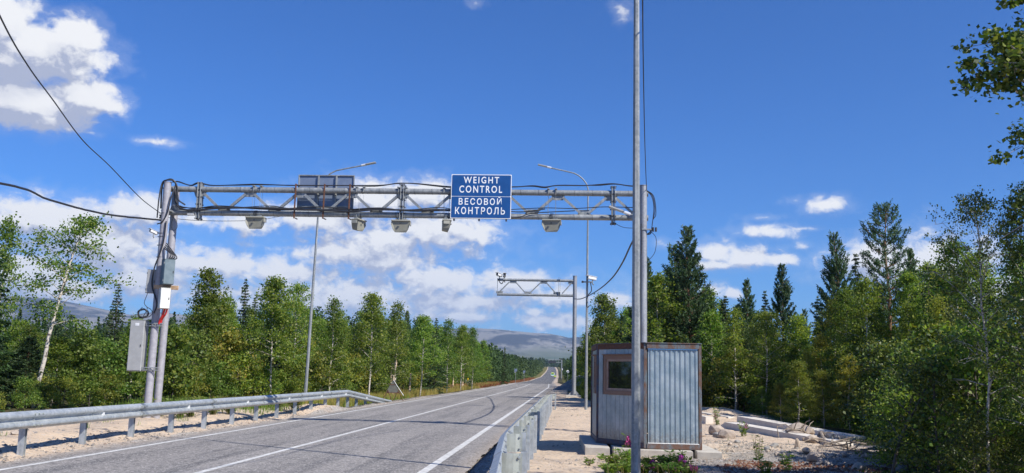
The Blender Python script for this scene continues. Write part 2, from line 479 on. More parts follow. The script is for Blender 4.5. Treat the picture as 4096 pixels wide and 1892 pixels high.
# ================================================================== THE SETTING
rng0 = np.random.RandomState(3)
_lat = rng0.rand(256, 256)
def vnoise(x, y):
    xi = np.floor(x).astype(int); yi = np.floor(y).astype(int)
    fx = x - xi; fy = y - yi
    fx = fx * fx * (3 - 2 * fx); fy = fy * fy * (3 - 2 * fy)
    g = lambda a, b: _lat[a % 256, b % 256]
    return (g(xi, yi) * (1 - fx) + g(xi + 1, yi) * fx) * (1 - fy) + (g(xi, yi + 1) * (1 - fx) + g(xi + 1, yi + 1) * fx) * fy
def fbm(x, y, o=4):
    s = 0; a = 1; t = 0
    for i in range(o):
        s = s + a * vnoise(x * 2 ** i + 17 * i, y * 2 ** i + 5 * i); t += a; a *= .5
    return s / t - .5
def sstep(x, a, b):
    t = np.clip((x - a) / (b - a), 0, 1); return t * t * (3 - 2 * t)

_ry = [-60, 0, 120, 165, 235, 330, 510, 730, 900, 1100, 1500, 2200, 4000, 9000]
_rz = [0, 0, 0, -.02, -.38, -.45, .55, 4.2, 7.4, 11.2, 15, 17, 5, 0]
_rx = [-5.4, -5.4, -5.4, -6.2, -7.7, -8.6, -9.8, -12.0, -14.2, -18, -26, -40, -60, -100]
def zr(y): return np.interp(y, _ry, _rz)
def xc(y): return np.interp(y, _ry, _rx)
HW = 3.75                                     # half width of the asphalt
LX, RX = -8.5, -2.3                           # edge lines

def ground_z(x, y):
    x = np.asarray(x, float); y = np.asarray(y, float)
    d = x - (xc(y) + 5.4)
    z = zr(y) - .02
    road = sstep(d, -9.45, -9.05) * (1 - sstep(d, -1.75, -1.35))
    n1 = fbm(x * .35, y * .35); n2 = fbm(x * 1.7 + 9, y * 1.7); n3 = fbm(x * 6, y * 6 + 3, 3)
    b = n1 * .10 + n2 * .085 + n3 * .055
    left = 1 - sstep(d, -10.9, -9.4)
    near = 1 - sstep(y, 31, 39)
    b = b + left * near * (.20 + .10 * n1) * (1 - sstep(-d, 13, 16) * .4)
    b = b - left * (1 - near) * .16 * (1 - sstep(-d, 12.5, 15))
    b = b + left * sstep(-d, 13, 30) * 1.2 * n1
    # sand heaped round the left lamp post and under the camera gantry
    b = b + .28 * np.exp(-(((x + 10.3) ** 2) / 1.3 + ((y - 36.3) ** 2) / 6))
    b = b + .22 * np.exp(-(((x - .7) ** 2) / 3 + ((y - 60) ** 2) / 20))
    b = b + .28 * np.exp(-(((x - 6.6) ** 2) / 2.2 + ((y - 37.2) ** 2) / 6)) * (1 + 1.2 * n2)
    right = sstep(d, -1.4, 0)
    b = b - right * sstep(d, 8, 14) * .5 - right * sstep(y, 50, 64) * sstep(d, 1.0, 3) * .7
    b = b + right * (1 - sstep(y, 48, 60)) * (.05 + .06 * sstep(d, .5, 3))
    far = sstep(y, 150, 500)
    b = b * (1 - far) + far * 6 * fbm(x * .004, y * .004) * sstep(np.abs(d + 5.4), 12, 120)
    amt = 1 - road
    slab = sstep(x, .1, .5) * (1 - sstep(x, 3.1, 3.5)) * sstep(y, 17.8, 18.3) * (1 - sstep(y, 22.2, 22.7))
    b = b * (1 - slab) + slab * 0.06
    return z + b * amt - .05 * road

xs = np.concatenate([-np.geomspace(9000, 60, 26), np.linspace(-56, -19, 24), np.arange(-18, 9.01, .15), np.linspace(9.6, 40, 34), np.geomspace(48, 9000, 26)])
ys = np.concatenate([np.linspace(-60, 4, 20), np.arange(5, 45, .16), np.geomspace(45.2, 9000, 150)])
ys = np.unique(np.concatenate([ys, [165, 235, 330, 510, 730, 900, 1100, 1500]]))
XX, YY = np.meshgrid(xs, ys)
XX = XX + (xc(YY) + 5.4) * (np.abs(XX) < 400)
ZZ = ground_z(XX, YY)
nx, ny = len(xs), len(ys)
ii = (np.arange(ny - 1)[:, None] * nx + np.arange(nx - 1)[None, :]).ravel()
F = np.stack([ii, ii + 1, ii + nx + 1, ii + nx], 1)

gm = bpy.data.materials.new('ground_soil'); gm.use_nodes = True
t = gm.node_tree; t.nodes.clear(); k = NT(t)
att = k.n('ShaderNodeAttribute', attribute_name='zones')
sc = k.n('ShaderNodeSeparateColor', ins={0: att.outputs['Color']})
V = k.n('ShaderNodeTexCoord').outputs['Object']
nb = k.noise(V, .9, 6, .62); nf = k.noise(V, 9, 6, .65); nff = k.noise(V, 45, 4, .7)
vor = k.n('ShaderNodeTexVoronoi', ins={'Vector': V, 'Scale': 26.0})
peb = k.n('ShaderNodeSeparateColor', ins={0: vor.outputs['Color']}).outputs[0]
sand = k.mix(k.smooth(nb, .40, .70), (.60, .465, .335), (.46, .36, .27))
sand = k.mix(k.m('MULTIPLY', k.smooth(nf, .52, .66), .7), sand, (.25, .205, .165))
sand = k.mix(k.m('MULTIPLY', k.smooth(peb, .80, .9), .55), sand, (.50, .46, .42))
grav = k.mix(peb, (.20, .185, .17), (.48, .44, .40))
grav = k.mix(k.m('MULTIPLY', k.smooth(nb, .45, .6), .5), grav, (.36, .28, .215))
grass = k.mix(k.smooth(nf, .4, .6), (.17, .15, .045), (.085, .10, .028))
grass = k.mix(k.m('MULTIPLY', k.smooth(nb, .5, .62), .6), grass, (.24, .13, .055))
forest = k.mix(k.smooth(nf, .4, .62), (.045, .05, .02), (.10, .08, .045))
jit = k.m('MULTIPLY_ADD', nf, .9, -.45)
def msk(s): return k.smooth(k.m('ADD', s, jit), .3, .62)
c = k.mix(msk(sc.outputs[2]), forest, grass)
c = k.mix(msk(sc.outputs[0]), c, sand)
c = k.mix(msk(sc.outputs[1]), c, grav)
p = k.n('ShaderNodeBsdfPrincipled', ins={'Base Color': c, 'Roughness': .92, 'Specular IOR Level': .2})
hh = k.m('ADD', k.m('MULTIPLY', nf, 1.0), k.m('MULTIPLY', k.m('ADD', nff, k.m('MULTIPLY', vor.outputs['Distance'], -.6)), .5))
bm_ = k.n('ShaderNodeBump', ins={'Height': hh, 'Strength': .75, 'Distance': .045})
k.put(p.inputs['Normal'], bm_.outputs[0])
k.n('ShaderNodeOutputMaterial', ins={'Surface': p.outputs[0]})

gme = np_mesh('ground', np.stack([XX.ravel(), YY.ravel(), ZZ.ravel()], 1), F, gm, smooth=True)
dd = (XX - (xc(YY) + 5.4)).ravel(); yy = YY.ravel(); xx = XX.ravel()
n1 = fbm(xx * .3, yy * .3) * 2
sandm = (sstep(-dd, 8.9, 9.3) * (1 - sstep(-dd, 13.2 + n1 * 1.5, 15.2 + n1 * 1.5)) * (1 - sstep(yy, 31, 36))
         + sstep(dd, -1.9, -1.5) * (1 - sstep(dd, 6.6 + n1 - sstep(yy, 34, 41) * 3, 9 + n1 - sstep(yy, 34, 41) * 4)) * (1 - sstep(yy, 58, 74))
         + np.exp(-(((xx + 10.3) ** 2) / 1.6 + ((yy - 36.3) ** 2) / 8)) * 1.2
         + sstep(dd, -1.9, -1.5) * (1 - sstep(dd, -.4, .6)) * sstep(yy, 60, 75)
         + sstep(-dd, 9, 9.2) * (1 - sstep(-dd, 9.6, 10.4)) * sstep(yy, 150, 240))
gravm = (sstep(-dd, 8.9, 9.1) * (1 - sstep(-dd, 9.3, 9.75)) * .7 + sstep(dd, -2, -1.6) * (1 - sstep(dd, -1.2, -.8)) * .75
         + sstep(dd, 1.8, 2.6) * (1 - sstep(yy, 17.2, 19.5)) * .7 + sstep(dd, 3.0, 3.6) * (1 - sstep(dd, 6, 8)) * (1 - sstep(yy, 19, 22)) * .7)
grassm = (sstep(-dd, 9.8, 10.4) * (1 - sstep(-dd, 13.5, 16)) * sstep(yy, 30, 36) + sstep(dd, 1.2, 2.5) * sstep(yy, 58, 70)
          + (sstep(yy, 60, 80) * (1 - sstep(yy, 700, 1200))) * .0)
cols = np.stack([np.clip(sandm, 0, 1), np.clip(gravm, 0, 1), np.clip(grassm, 0, 1), np.ones_like(sandm)], 1)
ca = gme.color_attributes.new('zones', 'FLOAT_COLOR', 'POINT')
ca.data.foreach_set('color', cols.astype(np.float32).ravel())
tag(link('ground', gme), kind='structure')

# ------------------------------------------------------------------ road
def asphalt(name, a, b, wear, stain, old=1.0):
    m = bpy.data.materials.new(name); m.use_nodes = True
    t = m.node_tree; t.nodes.clear(); k = NT(t)
    V = k.n('ShaderNodeTexCoord').outputs['Object']
    n_big = k.noise(k.v('MULTIPLY', V, (.55, .09, 1)), 1.0, 5, .6)
    n_str = k.noise(k.v('MULTIPLY', V, (2.4, .10, 1)), 1.0, 4, .55)
    n_mid = k.noise(V, 3.5, 5, .65)
    vo = k.n('ShaderNodeTexVoronoi', ins={'Vector': V, 'Scale': 42.0})
    ch = k.n('ShaderNodeSeparateColor', ins={0: vo.outputs['Color']}).outputs[0]
    vo2 = k.n('ShaderNodeTexVoronoi', ins={'Vector': V, 'Scale': 13.0})
    ch2 = k.n('ShaderNodeSeparateColor', ins={0: vo2.outputs['Color']}).outputs[1]
    c = k.mix(k.smooth(n_big, .36, .66), a, b)
    c = k.mix(k.m('MULTIPLY', k.smooth(n_str, .50, .66), stain), c, (.055, .055, .06))
    c = k.mix(k.m('MULTIPLY', k.smooth(n_mid, .5, .72), .35), c, wear)
    X_ = k.n('ShaderNodeSeparateXYZ', ins={0: V}).outputs[0]
    for xw in (-7.75, -6.35, -4.75, -3.2):          # wheel tracks
        g_ = k.smooth(k.m('ABSOLUTE', k.m('ADD', X_, k.m('MULTIPLY_ADD', n_big, .5, -xw - .25))), .12, .42, 1.0, 0.0)
        c = k.mix(k.m('MULTIPLY', g_, k.smooth(n_str, .3, .6, .10, .42)), c, (.105, .10, .098))
    crk = k.n('ShaderNodeTexVoronoi', feature='DISTANCE_TO_EDGE', ins={'Vector': k.v('ADD', V, k.noise(V, 1.6, 5, .7, col=True)), 'Scale': .42})
    c = k.mix(k.m('MULTIPLY', k.smooth(crk.outputs['Distance'], .0, .012, 1.0, 0.0), k.smooth(n_mid, .5, .6, 0.0, .7)), c, (.06, .058, .056))
    edge_ = k.m('ABSOLUTE', k.m('ADD', X_, 5.32))
    c = k.mix(k.m('MULTIPLY', k.smooth(k.m('MULTIPLY_ADD', n_mid, .5, edge_), 3.55, 3.95), .8 * old), c, (.30, .25, .20))
    c = k.mix(k.m('MULTIPLY', k.smooth(ch, .66, .92), .7), c, (.50, .47, .44))
    c = k.mix(k.m('MULTIPLY', k.smooth(ch2, .80, .95), .5), c, (.07, .068, .068))
    p = k.n('ShaderNodeBsdfPrincipled', ins={'Base Color': c, 'Roughness': .8, 'Specular IOR Level': .35})
    b_ = k.n('ShaderNodeBump', ins={'Height': k.m('ADD', ch, vo.outputs['Distance']), 'Strength': .5, 'Distance': .008})
    k.put(p.inputs['Normal'], b_.outputs[0])
    k.n('ShaderNodeOutputMaterial', ins={'Surface': p.outputs[0]})
    return m
M['asphalt'] = asphalt('worn_asphalt', (.208, .191, .177), (.243, .224, .208), (.295, .272, .25), .5)
M['asphalt_new'] = asphalt('fresh_asphalt', (.052, .054, .06), (.066, .068, .076), (.08, .08, .085), .25, 0.0)
def strip(name, y0, y1, l, r, mt, dz, rag=0.0, cols=2, crown=0):
    yv = ys[(ys > y0) & (ys < y1)]; yv = np.concatenate([[y0], yv, [y1]])
    o = xc(yv) + 5.4
    wl = l(yv) if callable(l) else np.full_like(yv, l); wr = r(yv) if callable(r) else np.full_like(yv, r)
    if rag: wl = wl + fbm(yv * 1.3, yv * 0) * rag; wr = wr + fbm(yv * 1.1, yv * 0 + 7) * rag
    fr = np.linspace(0, 1, cols)
    X = o[:, None] + wl[:, None] * (1 - fr) + wr[:, None] * fr
    Y = np.repeat(yv[:, None], cols, 1); Z = np.repeat((zr(yv) + dz)[:, None], cols, 1)
    n = len(yv); i = (np.arange(n - 1)[:, None] * cols + np.arange(cols - 1)[None]).ravel()
    return link(name, np_mesh(name, np.stack([X.ravel(), Y.ravel(), Z.ravel()], 1), np.stack([i, i + 1, i + cols + 1, i + cols], 1), mt))
tag(strip('road', -60, 172, -9.02, -1.62, M['asphalt'], 0, .16, 6), kind='structure')
tag(strip('fresh_road_surface', 172, 1180, -9.25, -1.5, M['asphalt_new'], .004, .3, 4), kind='structure')
tag(strip('left_edge_line', -60, 168, -8.56, -8.44, M['marking'], .004), kind='structure')
tag(strip('centre_line', -60, 171, -5.66, -5.54, M['marking'], .004), kind='structure')
tag(strip('right_edge_line', -60, 172, -2.37, -2.22, M['marking'], .004), kind='structure')
# axle weighing sensors sealed across the lanes
seal = mat('sensor_seal', (.36, .35, .33), .7, 0, (.20, .195, .19), 10)
for (y, a, b_) in ((24.9, -5.45, -1.9), (26.4, -8.3, -5.8), (19.4, -5.3, -1.9), (21.8, -4.2, -2.0)):
    s_ = MB().add([(a, y, .004), (b_, y, .004), (b_, y + .035, .004), (a, y + .035, .004)], [(0, 1, 2, 3)])
    tag(s_.build('sensor_strip', seal), kind='structure')

# ------------------------------------------------------------------ far fells
hm = bpy.data.materials.new('fell_slopes'); hm.use_nodes = True
t = hm.node_tree; t.nodes.clear(); k = NT(t)
V = k.n('ShaderNodeTexCoord').outputs['Object']
zz = k.n('ShaderNodeSeparateXYZ', ins={0: V}).outputs[2]
n1_ = k.noise(V, .0016, 7, .62); n2_ = k.noise(k.v('MULTIPLY', V, (1, .35, 1.6)), .005, 7, .62)
hgt = k.m('ADD', zz, k.m('MULTIPLY_ADD', n1_, 150, -75))
c = k.mix(k.smooth(n2_, .46, .56), (.21, .20, .19), (.055, .06, .07))
tun = k.mix(k.smooth(n2_, .45, .6), (.06, .085, .035), (.16, .16, .08))
c = k.mix(k.smooth(hgt, 60, 150), tun, c)
c = k.mix(k.smooth(hgt, 15, 90), (.035, .055, .028), c)
p = k.n('ShaderNodeBsdfDiffuse', ins={'Color': c})
k.n('ShaderNodeOutputMaterial', ins={'Surface': p.outputs[0]})
prof_px = [(-900, 1140), (-400, 1150), (60, 1188), (200, 1196), (380, 1232), (520, 1262), (620, 1250), (760, 1264), (1000, 1330), (1300, 1345), (1600, 1318),
           (1910, 1315), (2000, 1320), (2130, 1333), (2200, 1337), (2245, 1345), (2276, 1353), (2320, 1349), (2450, 1356), (2700, 1380), (3300, 1390), (4400, 1400)]
paz = [azel(*q_)[0] for q_ in prof_px]; pel = [azel(*q_)[1] for q_ in prof_px]
AZ = np.linspace(-.75, .62, 420); RR = np.concatenate([np.linspace(3000, 6000, 60), np.linspace(6150, 8200, 16)])
A2, R2 = np.meshgrid(AZ, RR)
crest = np.interp(A2, paz, pel) * 6000
fr = sstep(R2, 2900, 6000) ** 1.15
back = 1 - sstep(R2, 6100, 8600)
px_, py_ = R2 * np.sin(A2), R2 * np.cos(A2)
rid = fbm(px_ * .0011, py_ * .0011, 5)
Z_ = crest * fr * back + rid * 42 * np.sin(np.pi * np.clip(fr, 0, 1)) * back - 12 * (1 - fr)
# the two shoulders that stand in front of the main crest
Z_ += 26 * np.exp(-(((A2 - azel(2090, 1380)[0]) / .045) ** 2) - ((R2 - 4700) / 420) ** 2)
Z_[-1, :] = -40
na, nr = len(AZ), len(RR)
i = (np.arange(nr - 1)[:, None] * na + np.arange(na - 1)[None]).ravel()
tag(link('hills', np_mesh('hills', np.stack([px_.ravel(), py_.ravel(), Z_.ravel()], 1), np.stack([i, i + 1, i + na + 1, i + na], 1), hm, True)), kind='structure')
def hill_point(az_, r_):
    a_i = int(np.argmin(abs(AZ - az_))); r_i = int(np.argmin(abs(RR - r_)))
    return Vector((px_[r_i, a_i], py_[r_i, a_i], Z_[r_i, a_i]))
snow = mat('old_snow', (.82, .84, .88), .8)
def hill_z(az_, r_):
    ai = np.clip(np.searchsorted(AZ, az_) - 1, 0, na - 2); ri = np.clip(np.searchsorted(RR, r_) - 1, 0, nr - 2)
    fa = (az_ - AZ[ai]) / (AZ[ai + 1] - AZ[ai]); fr_ = (r_ - RR[ri]) / (RR[ri + 1] - RR[ri])
    return (Z_[ri, ai] * (1 - fa) + Z_[ri, ai + 1] * fa) * (1 - fr_) + (Z_[ri + 1, ai] * (1 - fa) + Z_[ri + 1, ai + 1] * fa) * fr_
for (px, wid, r0_, r1_, sl) in ((2184, 13, 5600, 5720, .4), (2039, 6, 5500, 5570, -.3)):
    a0 = azel(px, 1352)[0]; vs = []
    for j in range(9):
        for s_ in (0, 1):
            a_ = a0 + (j / 8 - .5) * wid / 3606; r_ = r0_ + (r1_ - r0_) * s_ * (1 - (j / 4 - 1) ** 2 * .8) + sl * (j - 4) * 12
            vs.append((r_ * math.sin(a_), r_ * math.cos(a_), hill_z(a_, r_) + 5))
    o = MB().add(vs, [(2 * j, 2 * j + 2, 2 * j + 3, 2 * j + 1) for j in range(8)]).build('snow_patch', snow)
    tag(o, kind='structure')

# ------------------------------------------------------------------ haze
hz_m = bpy.data.materials.new('thin_air'); hz_m.use_nodes = True
t = hz_m.node_tree; t.nodes.clear(); k = NT(t)
pv = k.n('ShaderNodeVolumePrincipled')
pv.inputs['Color'].default_value = (.46, .68, 1.0, 1); pv.inputs['Density'].default_value = 0.000085
pv.inputs['Anisotropy'].default_value = .1
k.n('ShaderNodeOutputMaterial', ins={'Volume': pv.outputs[0]})
hb = MB().box((0, 0, 255), (19000, 19000, 610)).build('haze', hz_m)
tag(hb, kind='stuff')
# ================================================================== THE GANTRY
GY = 25.75
g = thing('gantry', 'big grey steel truss gantry spanning the whole road with the blue sign on it', 'gantry', (-11.88, GY, 0))
def post(x, y, z0, z1, r, parent, nm='post', mt='paint_grey', lean=0.0):
    mb = MB(); pts = [(x + lean * i / 8, y, z0 + (z1 - z0) * i / 8) for i in range(9)]
    mb.tube(pts, r, 20); mb.tube([(x + lean, y, z1), (x + lean, y, z1 + .012)], r + .012, 20)
    o = mb.build(nm, M[mt], parent, smooth=True); return o
post(-11.90, GY - .28, -.3, 6.98, .108, g, lean=.06)
post(-11.88, GY + .28, -.3, 6.96, .108, g, lean=.06)
post(2.13, GY - .26, -.3, 7.02, .108, g, mt='galv_dark')
post(2.13, GY + .26, -.3, 7.02, .108, g, mt='galv_dark')
ZU, ZL, CR = 6.84, 6.13, .085
FL = [-10.95, -4.87, 1.29]
def chord(z, name):
    segs = [-12.0] + FL + [2.3]
    for a, b in zip(segs[:-1], segs[1:]):
        MB().tube([(a + .01, GY, z), (b - .01, GY, z)], CR, 20).build(name, M['galv'], g, smooth=True)
chord(ZU, 'upper_chord'); chord(ZL, 'lower_chord')
tops = []; x = -10.95; tops = [-10.95 + 1.521 * i for i in range(9)]
bots = [t_ + .76 for t_ in tops[:-1]] + [-11.65, 1.98]
def gusset(x, z, s):
    pl = MB().prism([(-.19, 0), (.19, 0), (.14, s * .13), (-.14, s * .13)], 1, -.006, .006, org=(x, GY, z))
    pl.build('gusset_plate', M['galv'], g)
def diag(x0, z0, x1, z1):
    a = Vector((x0, GY - .05, z0)); b = Vector((x1, GY - .05, z1)); d = (b - a)
    L = d.length; ang = math.atan2(d.z, d.x)
    Mx = Matrix.Rotation(-ang, 3, 'Y')
    mb = MB(); c = (a + b) / 2
    mb.box(c, (L, .008, .075), Mx); mb.box(c + Mx @ Vector((0, .03, .0335)), (L, .06, .008), Mx)
    mb.build('diagonal_brace', M['galv'], g)
for t_ in tops:
    gusset(t_, ZU - CR - .001, -1)
for b_ in bots:
    gusset(b_, ZL + CR + .001, 1)
for t_ in tops:
    for sgn in (-1, 1):
        bx = t_ + sgn * .76
        if bx < -11.7 or bx > 2.05: continue
        diag(t_ + sgn * .13, ZU - CR - .05, bx - sgn * .12, ZL + CR + .035)
bolt_me = None
for fx in FL:
    for s_ in (-1, 1):
        mb = MB(); mb.bbox((fx + s_ * .045, GY, (ZU + ZL) / 2), (.016, .26, ZU - ZL + .42), .004)
        if s_ < 0: mb.box((fx - .012, GY - .08, (ZU + ZL) / 2), (.05, .02, ZU - ZL + .38))
        fo = mb.build('flange_plate', M['galv'], g)
        if s_ < 0:
            for j in range(6):
                zb = ZL - .18 + j * (ZU - ZL + .36) / 5
                for yy_ in (-.095, .095):
                    MB().tube([(fx - .085, GY + yy_, zb), (fx + .085, GY + yy_, zb)], .017, 6).build('bolt', M['dark'], fo)
# end plate brackets on the left posts
for z_ in (ZU - .02, ZL + .02):
    MB().bbox((-11.86, GY, z_), (.30, .44, .05), .006).build('post_bracket', M['galv'], g)
    MB().bbox((2.1, GY, z_), (.28, .42, .05), .006).build('post_bracket', M['galv'], g)
# clamp pairs on the chords where the scanners hang
scan_x = [(-9.2, 0, 5.95), (-6.12, 1.25, 5.92), (-4.87, .05, 5.9), (-3.53, 1.75, 5.93), (-.48, -.05, 5.97)]
for sx, ra, sz in scan_x:
    for dx in (-.11, .11):
        mb = MB()
        mb.tube([(sx + dx, GY - .105, ZU + .10), (sx + dx, GY - .105, ZU - .05)], .012, 6)
        mb.tube([(sx + dx, GY + .105, ZU + .10), (sx + dx, GY + .105, ZU - .05)], .012, 6)
        mb.bbox((sx + dx, GY, ZU + .10), (.07, .27, .035), .006)
        mb.build('clamp', M['galv'], g)

# ---- lane scanners: faceted housings hanging under the lower chord
def scanner(sx, ra, sz, label):
    e = thing('lane_scanner', label, 'traffic scanner', (sx, GY - .04, sz - .07), 'scanners hanging under the gantry')
    L = Vector(e.location)
    def B(mb, nm, mt, par=e): return mb.build(nm, M[mt], par, local=Vector((0, 0, 0)))
    w = .265
    poly = [(-w, .10), (-w + .02, .125), (w - .02, .125), (w, .10), (w, -.03), (w - .045, -.15), (w - .10, -.225), (-w + .10, -.225), (-w + .045, -.15), (-w, -.03)]
    mb = MB(); n = len(poly)
    fr_ = [(x_, -.10 - .07 * (.135 - z_) / .35 + .12 * max(0, (-.02 - z_)) / .2, z_) for x_, z_ in poly]
    bk = [(x_ * .82, .15, z_ * .86) for x_, z_ in poly]
    mb.add(fr_ + bk, [tuple(range(n)), tuple(range(2 * n - 1, n - 1, -1))] + [(i, (i + 1) % n, n + (i + 1) % n, n + i) for i in range(n)])
    body = B(mb, 'housing', 'beige')
    lid = MB().bbox((0, .0, .115), (2 * w + .02, .31, .04), .012); B(lid, 'lid', 'beige_lid')
    win = MB().box((0, -.146, .02), (.05, .03, .035)); B(win, 'lens', 'dark', body)
    for s_ in (-1, 1):
        B(MB().bbox((s_ * (w + .006), .02, .035), (.022, .2, .10), .006), 'side_cap', 'beige_lid')
    h = MB(); h.bbox((0, .04, .175), (.34, .12, .035), .006)
    for s_ in (-1, 1):
        h.tube([(s_ * .12, .04, .18), (s_ * .12, .04, .30)], .013, 6); h.tube([(s_ * .05, .04, .18), (s_ * .05, .04, .30)], .010, 6)
    B(h, 'hanger', 'galv')
    cab = MB(); 
    for j in range(3): cab.tube(spline([(-.03 + .03 * j, -.03, .15), (-.05 + .04 * j, -.08, .22), (-.02 + .03 * j, -.04, .33)], 4), .008, 5)
    B(cab, 'wire', 'black')
    saf = MB()
    for s_ in (-1, 1):
        for yy_ in (-.06, .1): saf.tube([(s_ * .11, yy_, .2), (s_ * .11, yy_ * 1.2, .95)], .004, 4)
    B(saf, 'safety_rope', 'galv')
    e.rotation_euler.z = ra
    if ra > 1: e.scale = (.86, .86, .92)
    return e
labs = ['beige scanner box under the gantry nearest the left posts, seen face on', 'beige scanner turned sideways right of the grey sign back', 'beige scanner box under the middle joint of the gantry, seen face on',
        'beige scanner turned sideways just left of the blue sign', 'beige scanner box under the gantry right of the blue sign, seen face on']
for (sx, ra, sz), lb in zip(scan_x, labs): scanner(sx, ra, sz, lb)

# ---- blue sign
sg = thing('road_sign', 'blue sign with white letters WEIGHT CONTROL in English and Russian', 'road sign', (-2.53, GY - .22, 6.67))
Z0 = Vector((0, 0, 0))
W_, H_ = 1.755, 1.30
MB().bbox((0, .02, 0), (W_, .03, H_), .004).build('back_panel', M['sign_back'], sg, local=Z0)
pl = MB()
def rrect(w, h, r, n=5):
    o = []
    for cx, cy, a0 in ((w / 2 - r, h / 2 - r, 0), (-w / 2 + r, h / 2 - r, 90), (-w / 2 + r, -h / 2 + r, 180), (w / 2 - r, -h / 2 + r, 270)):
        for k_ in range(n + 1):
            a = R(a0 + 90 * k_ / n); o.append((cx + r * math.cos(a), cy + r * math.sin(a)))
    return o
MB().prism(rrect(W_, H_, .02), 1, .0, .004, org=(0, 0, 0)).build('white_border', M['sign_white'], sg, local=Z0)
hh2 = (H_ - .04 - .016) / 2
for s_ in (-1, 1):
    MB().prism(rrect(W_ - .04, hh2, .025), 1, -.004, -.001, org=(0, 0, s_ * (hh2 / 2 + .008))).build('blue_field', M['sign_blue'], sg, local=Z0)
def text_part(txt, x0, x1, z0, z1, parent, mt='sign_white', name='lettering', y=-.0045, bold=.014, space=1.34):
    cu = bpy.data.curves.new('lettering', 'FONT'); cu.body = txt; cu.size = 1; cu.offset = bold; cu.extrude = .001; cu.resolution_u = 4
    cu.space_character = space
    to = bpy.data.objects.new('tmp', cu); COL.objects.link(to)
    dg = bpy.context.evaluated_depsgraph_get(); dg.update()
    me = bpy.data.meshes.new_from_object(to.evaluated_get(dg)); bpy.data.objects.remove(to)
    vs = np.array([v.co[:] for v in me.vertices]); a = vs.min(0); b = vs.max(0)
    for v in me.vertices:
        u = (v.co.x - a[0]) / (b[0] - a[0]); w = (v.co.y - a[1]) / (b[1] - a[1]); dz = v.co.z
        v.co = (x0 + u * (x1 - x0), y - dz * 1.0, z0 + w * (z1 - z0))
    me.materials.clear(); me.materials.append(M[mt]); me.name = name
    o = bpy.data.objects.new(name, me); COL.objects.link(o); o.parent = parent
    return o
# survey the letters in the plane of the sign
def srel(px, py): v = at(1350 + px / 1.9815, 620 + py / 1.9815, GY - .22); return v.x - sg.location.x, v.z - sg.location.z
for txt, xa, xb, yt, yb in (('WEIGHT', 1000, 1282, 174, 224), ('CONTROL', 965, 1306, 245, 298), ('ВЕСОВОЙ', 960, 1301, 330, 394), ('КОНТРОЛЬ', 931, 1328, 415, 468)):
    a = srel(xa, yb); b = srel(xb, yt)
    text_part(txt, a[0], b[0], a[1], b[1], sg)
fs = MB()
for dx in (-.78, -.05, .74):
    MB().bbox((dx, .10, -.02), (.05, .06, 1.38), .005).build('bracket', M['galv_dark'], sg, local=Z0)

# ---- sign seen from behind, with rusty straps
sb = thing('road_sign', 'large grey sign seen from its back, strapped to the gantry with rusty bars', 'road sign', (-7.23, GY + .24, 6.82))
MB().bbox((0, .03, 0), (1.66, .012, 1.06), .003).build('panel', M['sign_back'], sb, local=Z0)
fr_ = MB()
for s_ in (-1, 1):
    MB().bbox((s_ * .835, .012, 0), (.03, .05, 1.09), .004).build('edge_frame', M['galv'], sb, local=Z0)
    MB().bbox((0, .012, s_ * .53), (1.64, .05, .03), .004).build('edge_frame', M['galv'], sb, local=Z0)
for dx in (-.23, .31): MB().bbox((dx, -.012, 0), (.045, .05, 1.04), .004).build('stiffener', M['galv'], sb, local=Z0)
for dz in (.10, -.42): MB().bbox((0, -.05, dz), (1.6, .03, .05), .004).build('stiffener', M['galv'], sb, local=Z0)
for x_ in (-8.04, -7.18, -6.42):
    mb = MB(); dx = x_ + 7.23
    mb.bbox((dx, -.24 - .10, -.32), (.045, .018, 1.04), .004); mb.bbox((dx, -.13, .19), (.045, .24, .02), .004); mb.bbox((dx, -.14, -.81), (.045, .22, .02), .004)
    mb.build('rusty_strap', M['rust'], sb, local=Z0)
    MB().tube([(dx + .035, -.33, -.83), (dx + .035, -.22, -.83)], .016, 6).build('bolt', M['dark'], sb, local=Z0)

# ---- cables
def cable(name, label, pts, r=.014, cat='cable', n=6, mt='black', wob=0, seed=0, group=None, sp=8):
    P_ = spline(pts, sp); rs_ = random.Random(seed)
    if wob: P_ = [p_ + Vector((0, rs_.uniform(-wob, wob), rs_.uniform(-wob, wob))) for p_ in P_]
    P0 = P_[0].copy()
    o = MB().tube([p_ - P0 for p_ in P_], r, n).build(name, M[mt], None, smooth=True); o.location = P0
    return tag(o, label, cat, group)
up_pts = []
for px, py in [(690, 728), (712, 727), (760, 741), (783, 733), (800, 731), (850, 742), (980, 738), (1030, 737), (1180, 742), (1350, 742), (1480, 742), (1540, 740), (1590, 734), (1660, 734), (1790, 746), (1850, 748), (2047, 748), (2130, 743), (2180, 748), (2230, 742), (2340, 742), (2400, 738), (2455, 735), (2520, 744), (2560, 745)]:
    v = at(px, py, GY); v.z = max(v.z, ZU + CR + .015); up_pts.append(v)
cable('cable', 'black cable looping along the top of the gantry upper tube', up_pts, .017, seed=1)
cable('cable', 'second thinner black cable twisted along the gantry upper tube', [p_ + Vector((0, .035, .02 * math.sin(i * 1.7))) for i, p_ in enumerate(up_pts)], .012, seed=2)
lo_pts = [(700, 760), (706, 815), (725, 835), (770, 838), (860, 833), (960, 833), (1080, 839), (1150, 838), (1290, 840), (1400, 842), (1520, 840), (1640, 845), (1760, 842), (1850, 848), (1960, 845), (2080, 848), (2180, 838), (2300, 838), (2420, 832), (2560, 833)]
lp_ = []
for px, py in lo_pts:
    v = at(px, py, GY - .10); v.z = max(v.z, ZL + CR * .6) if px > 720 else v.z; lp_.append(v)
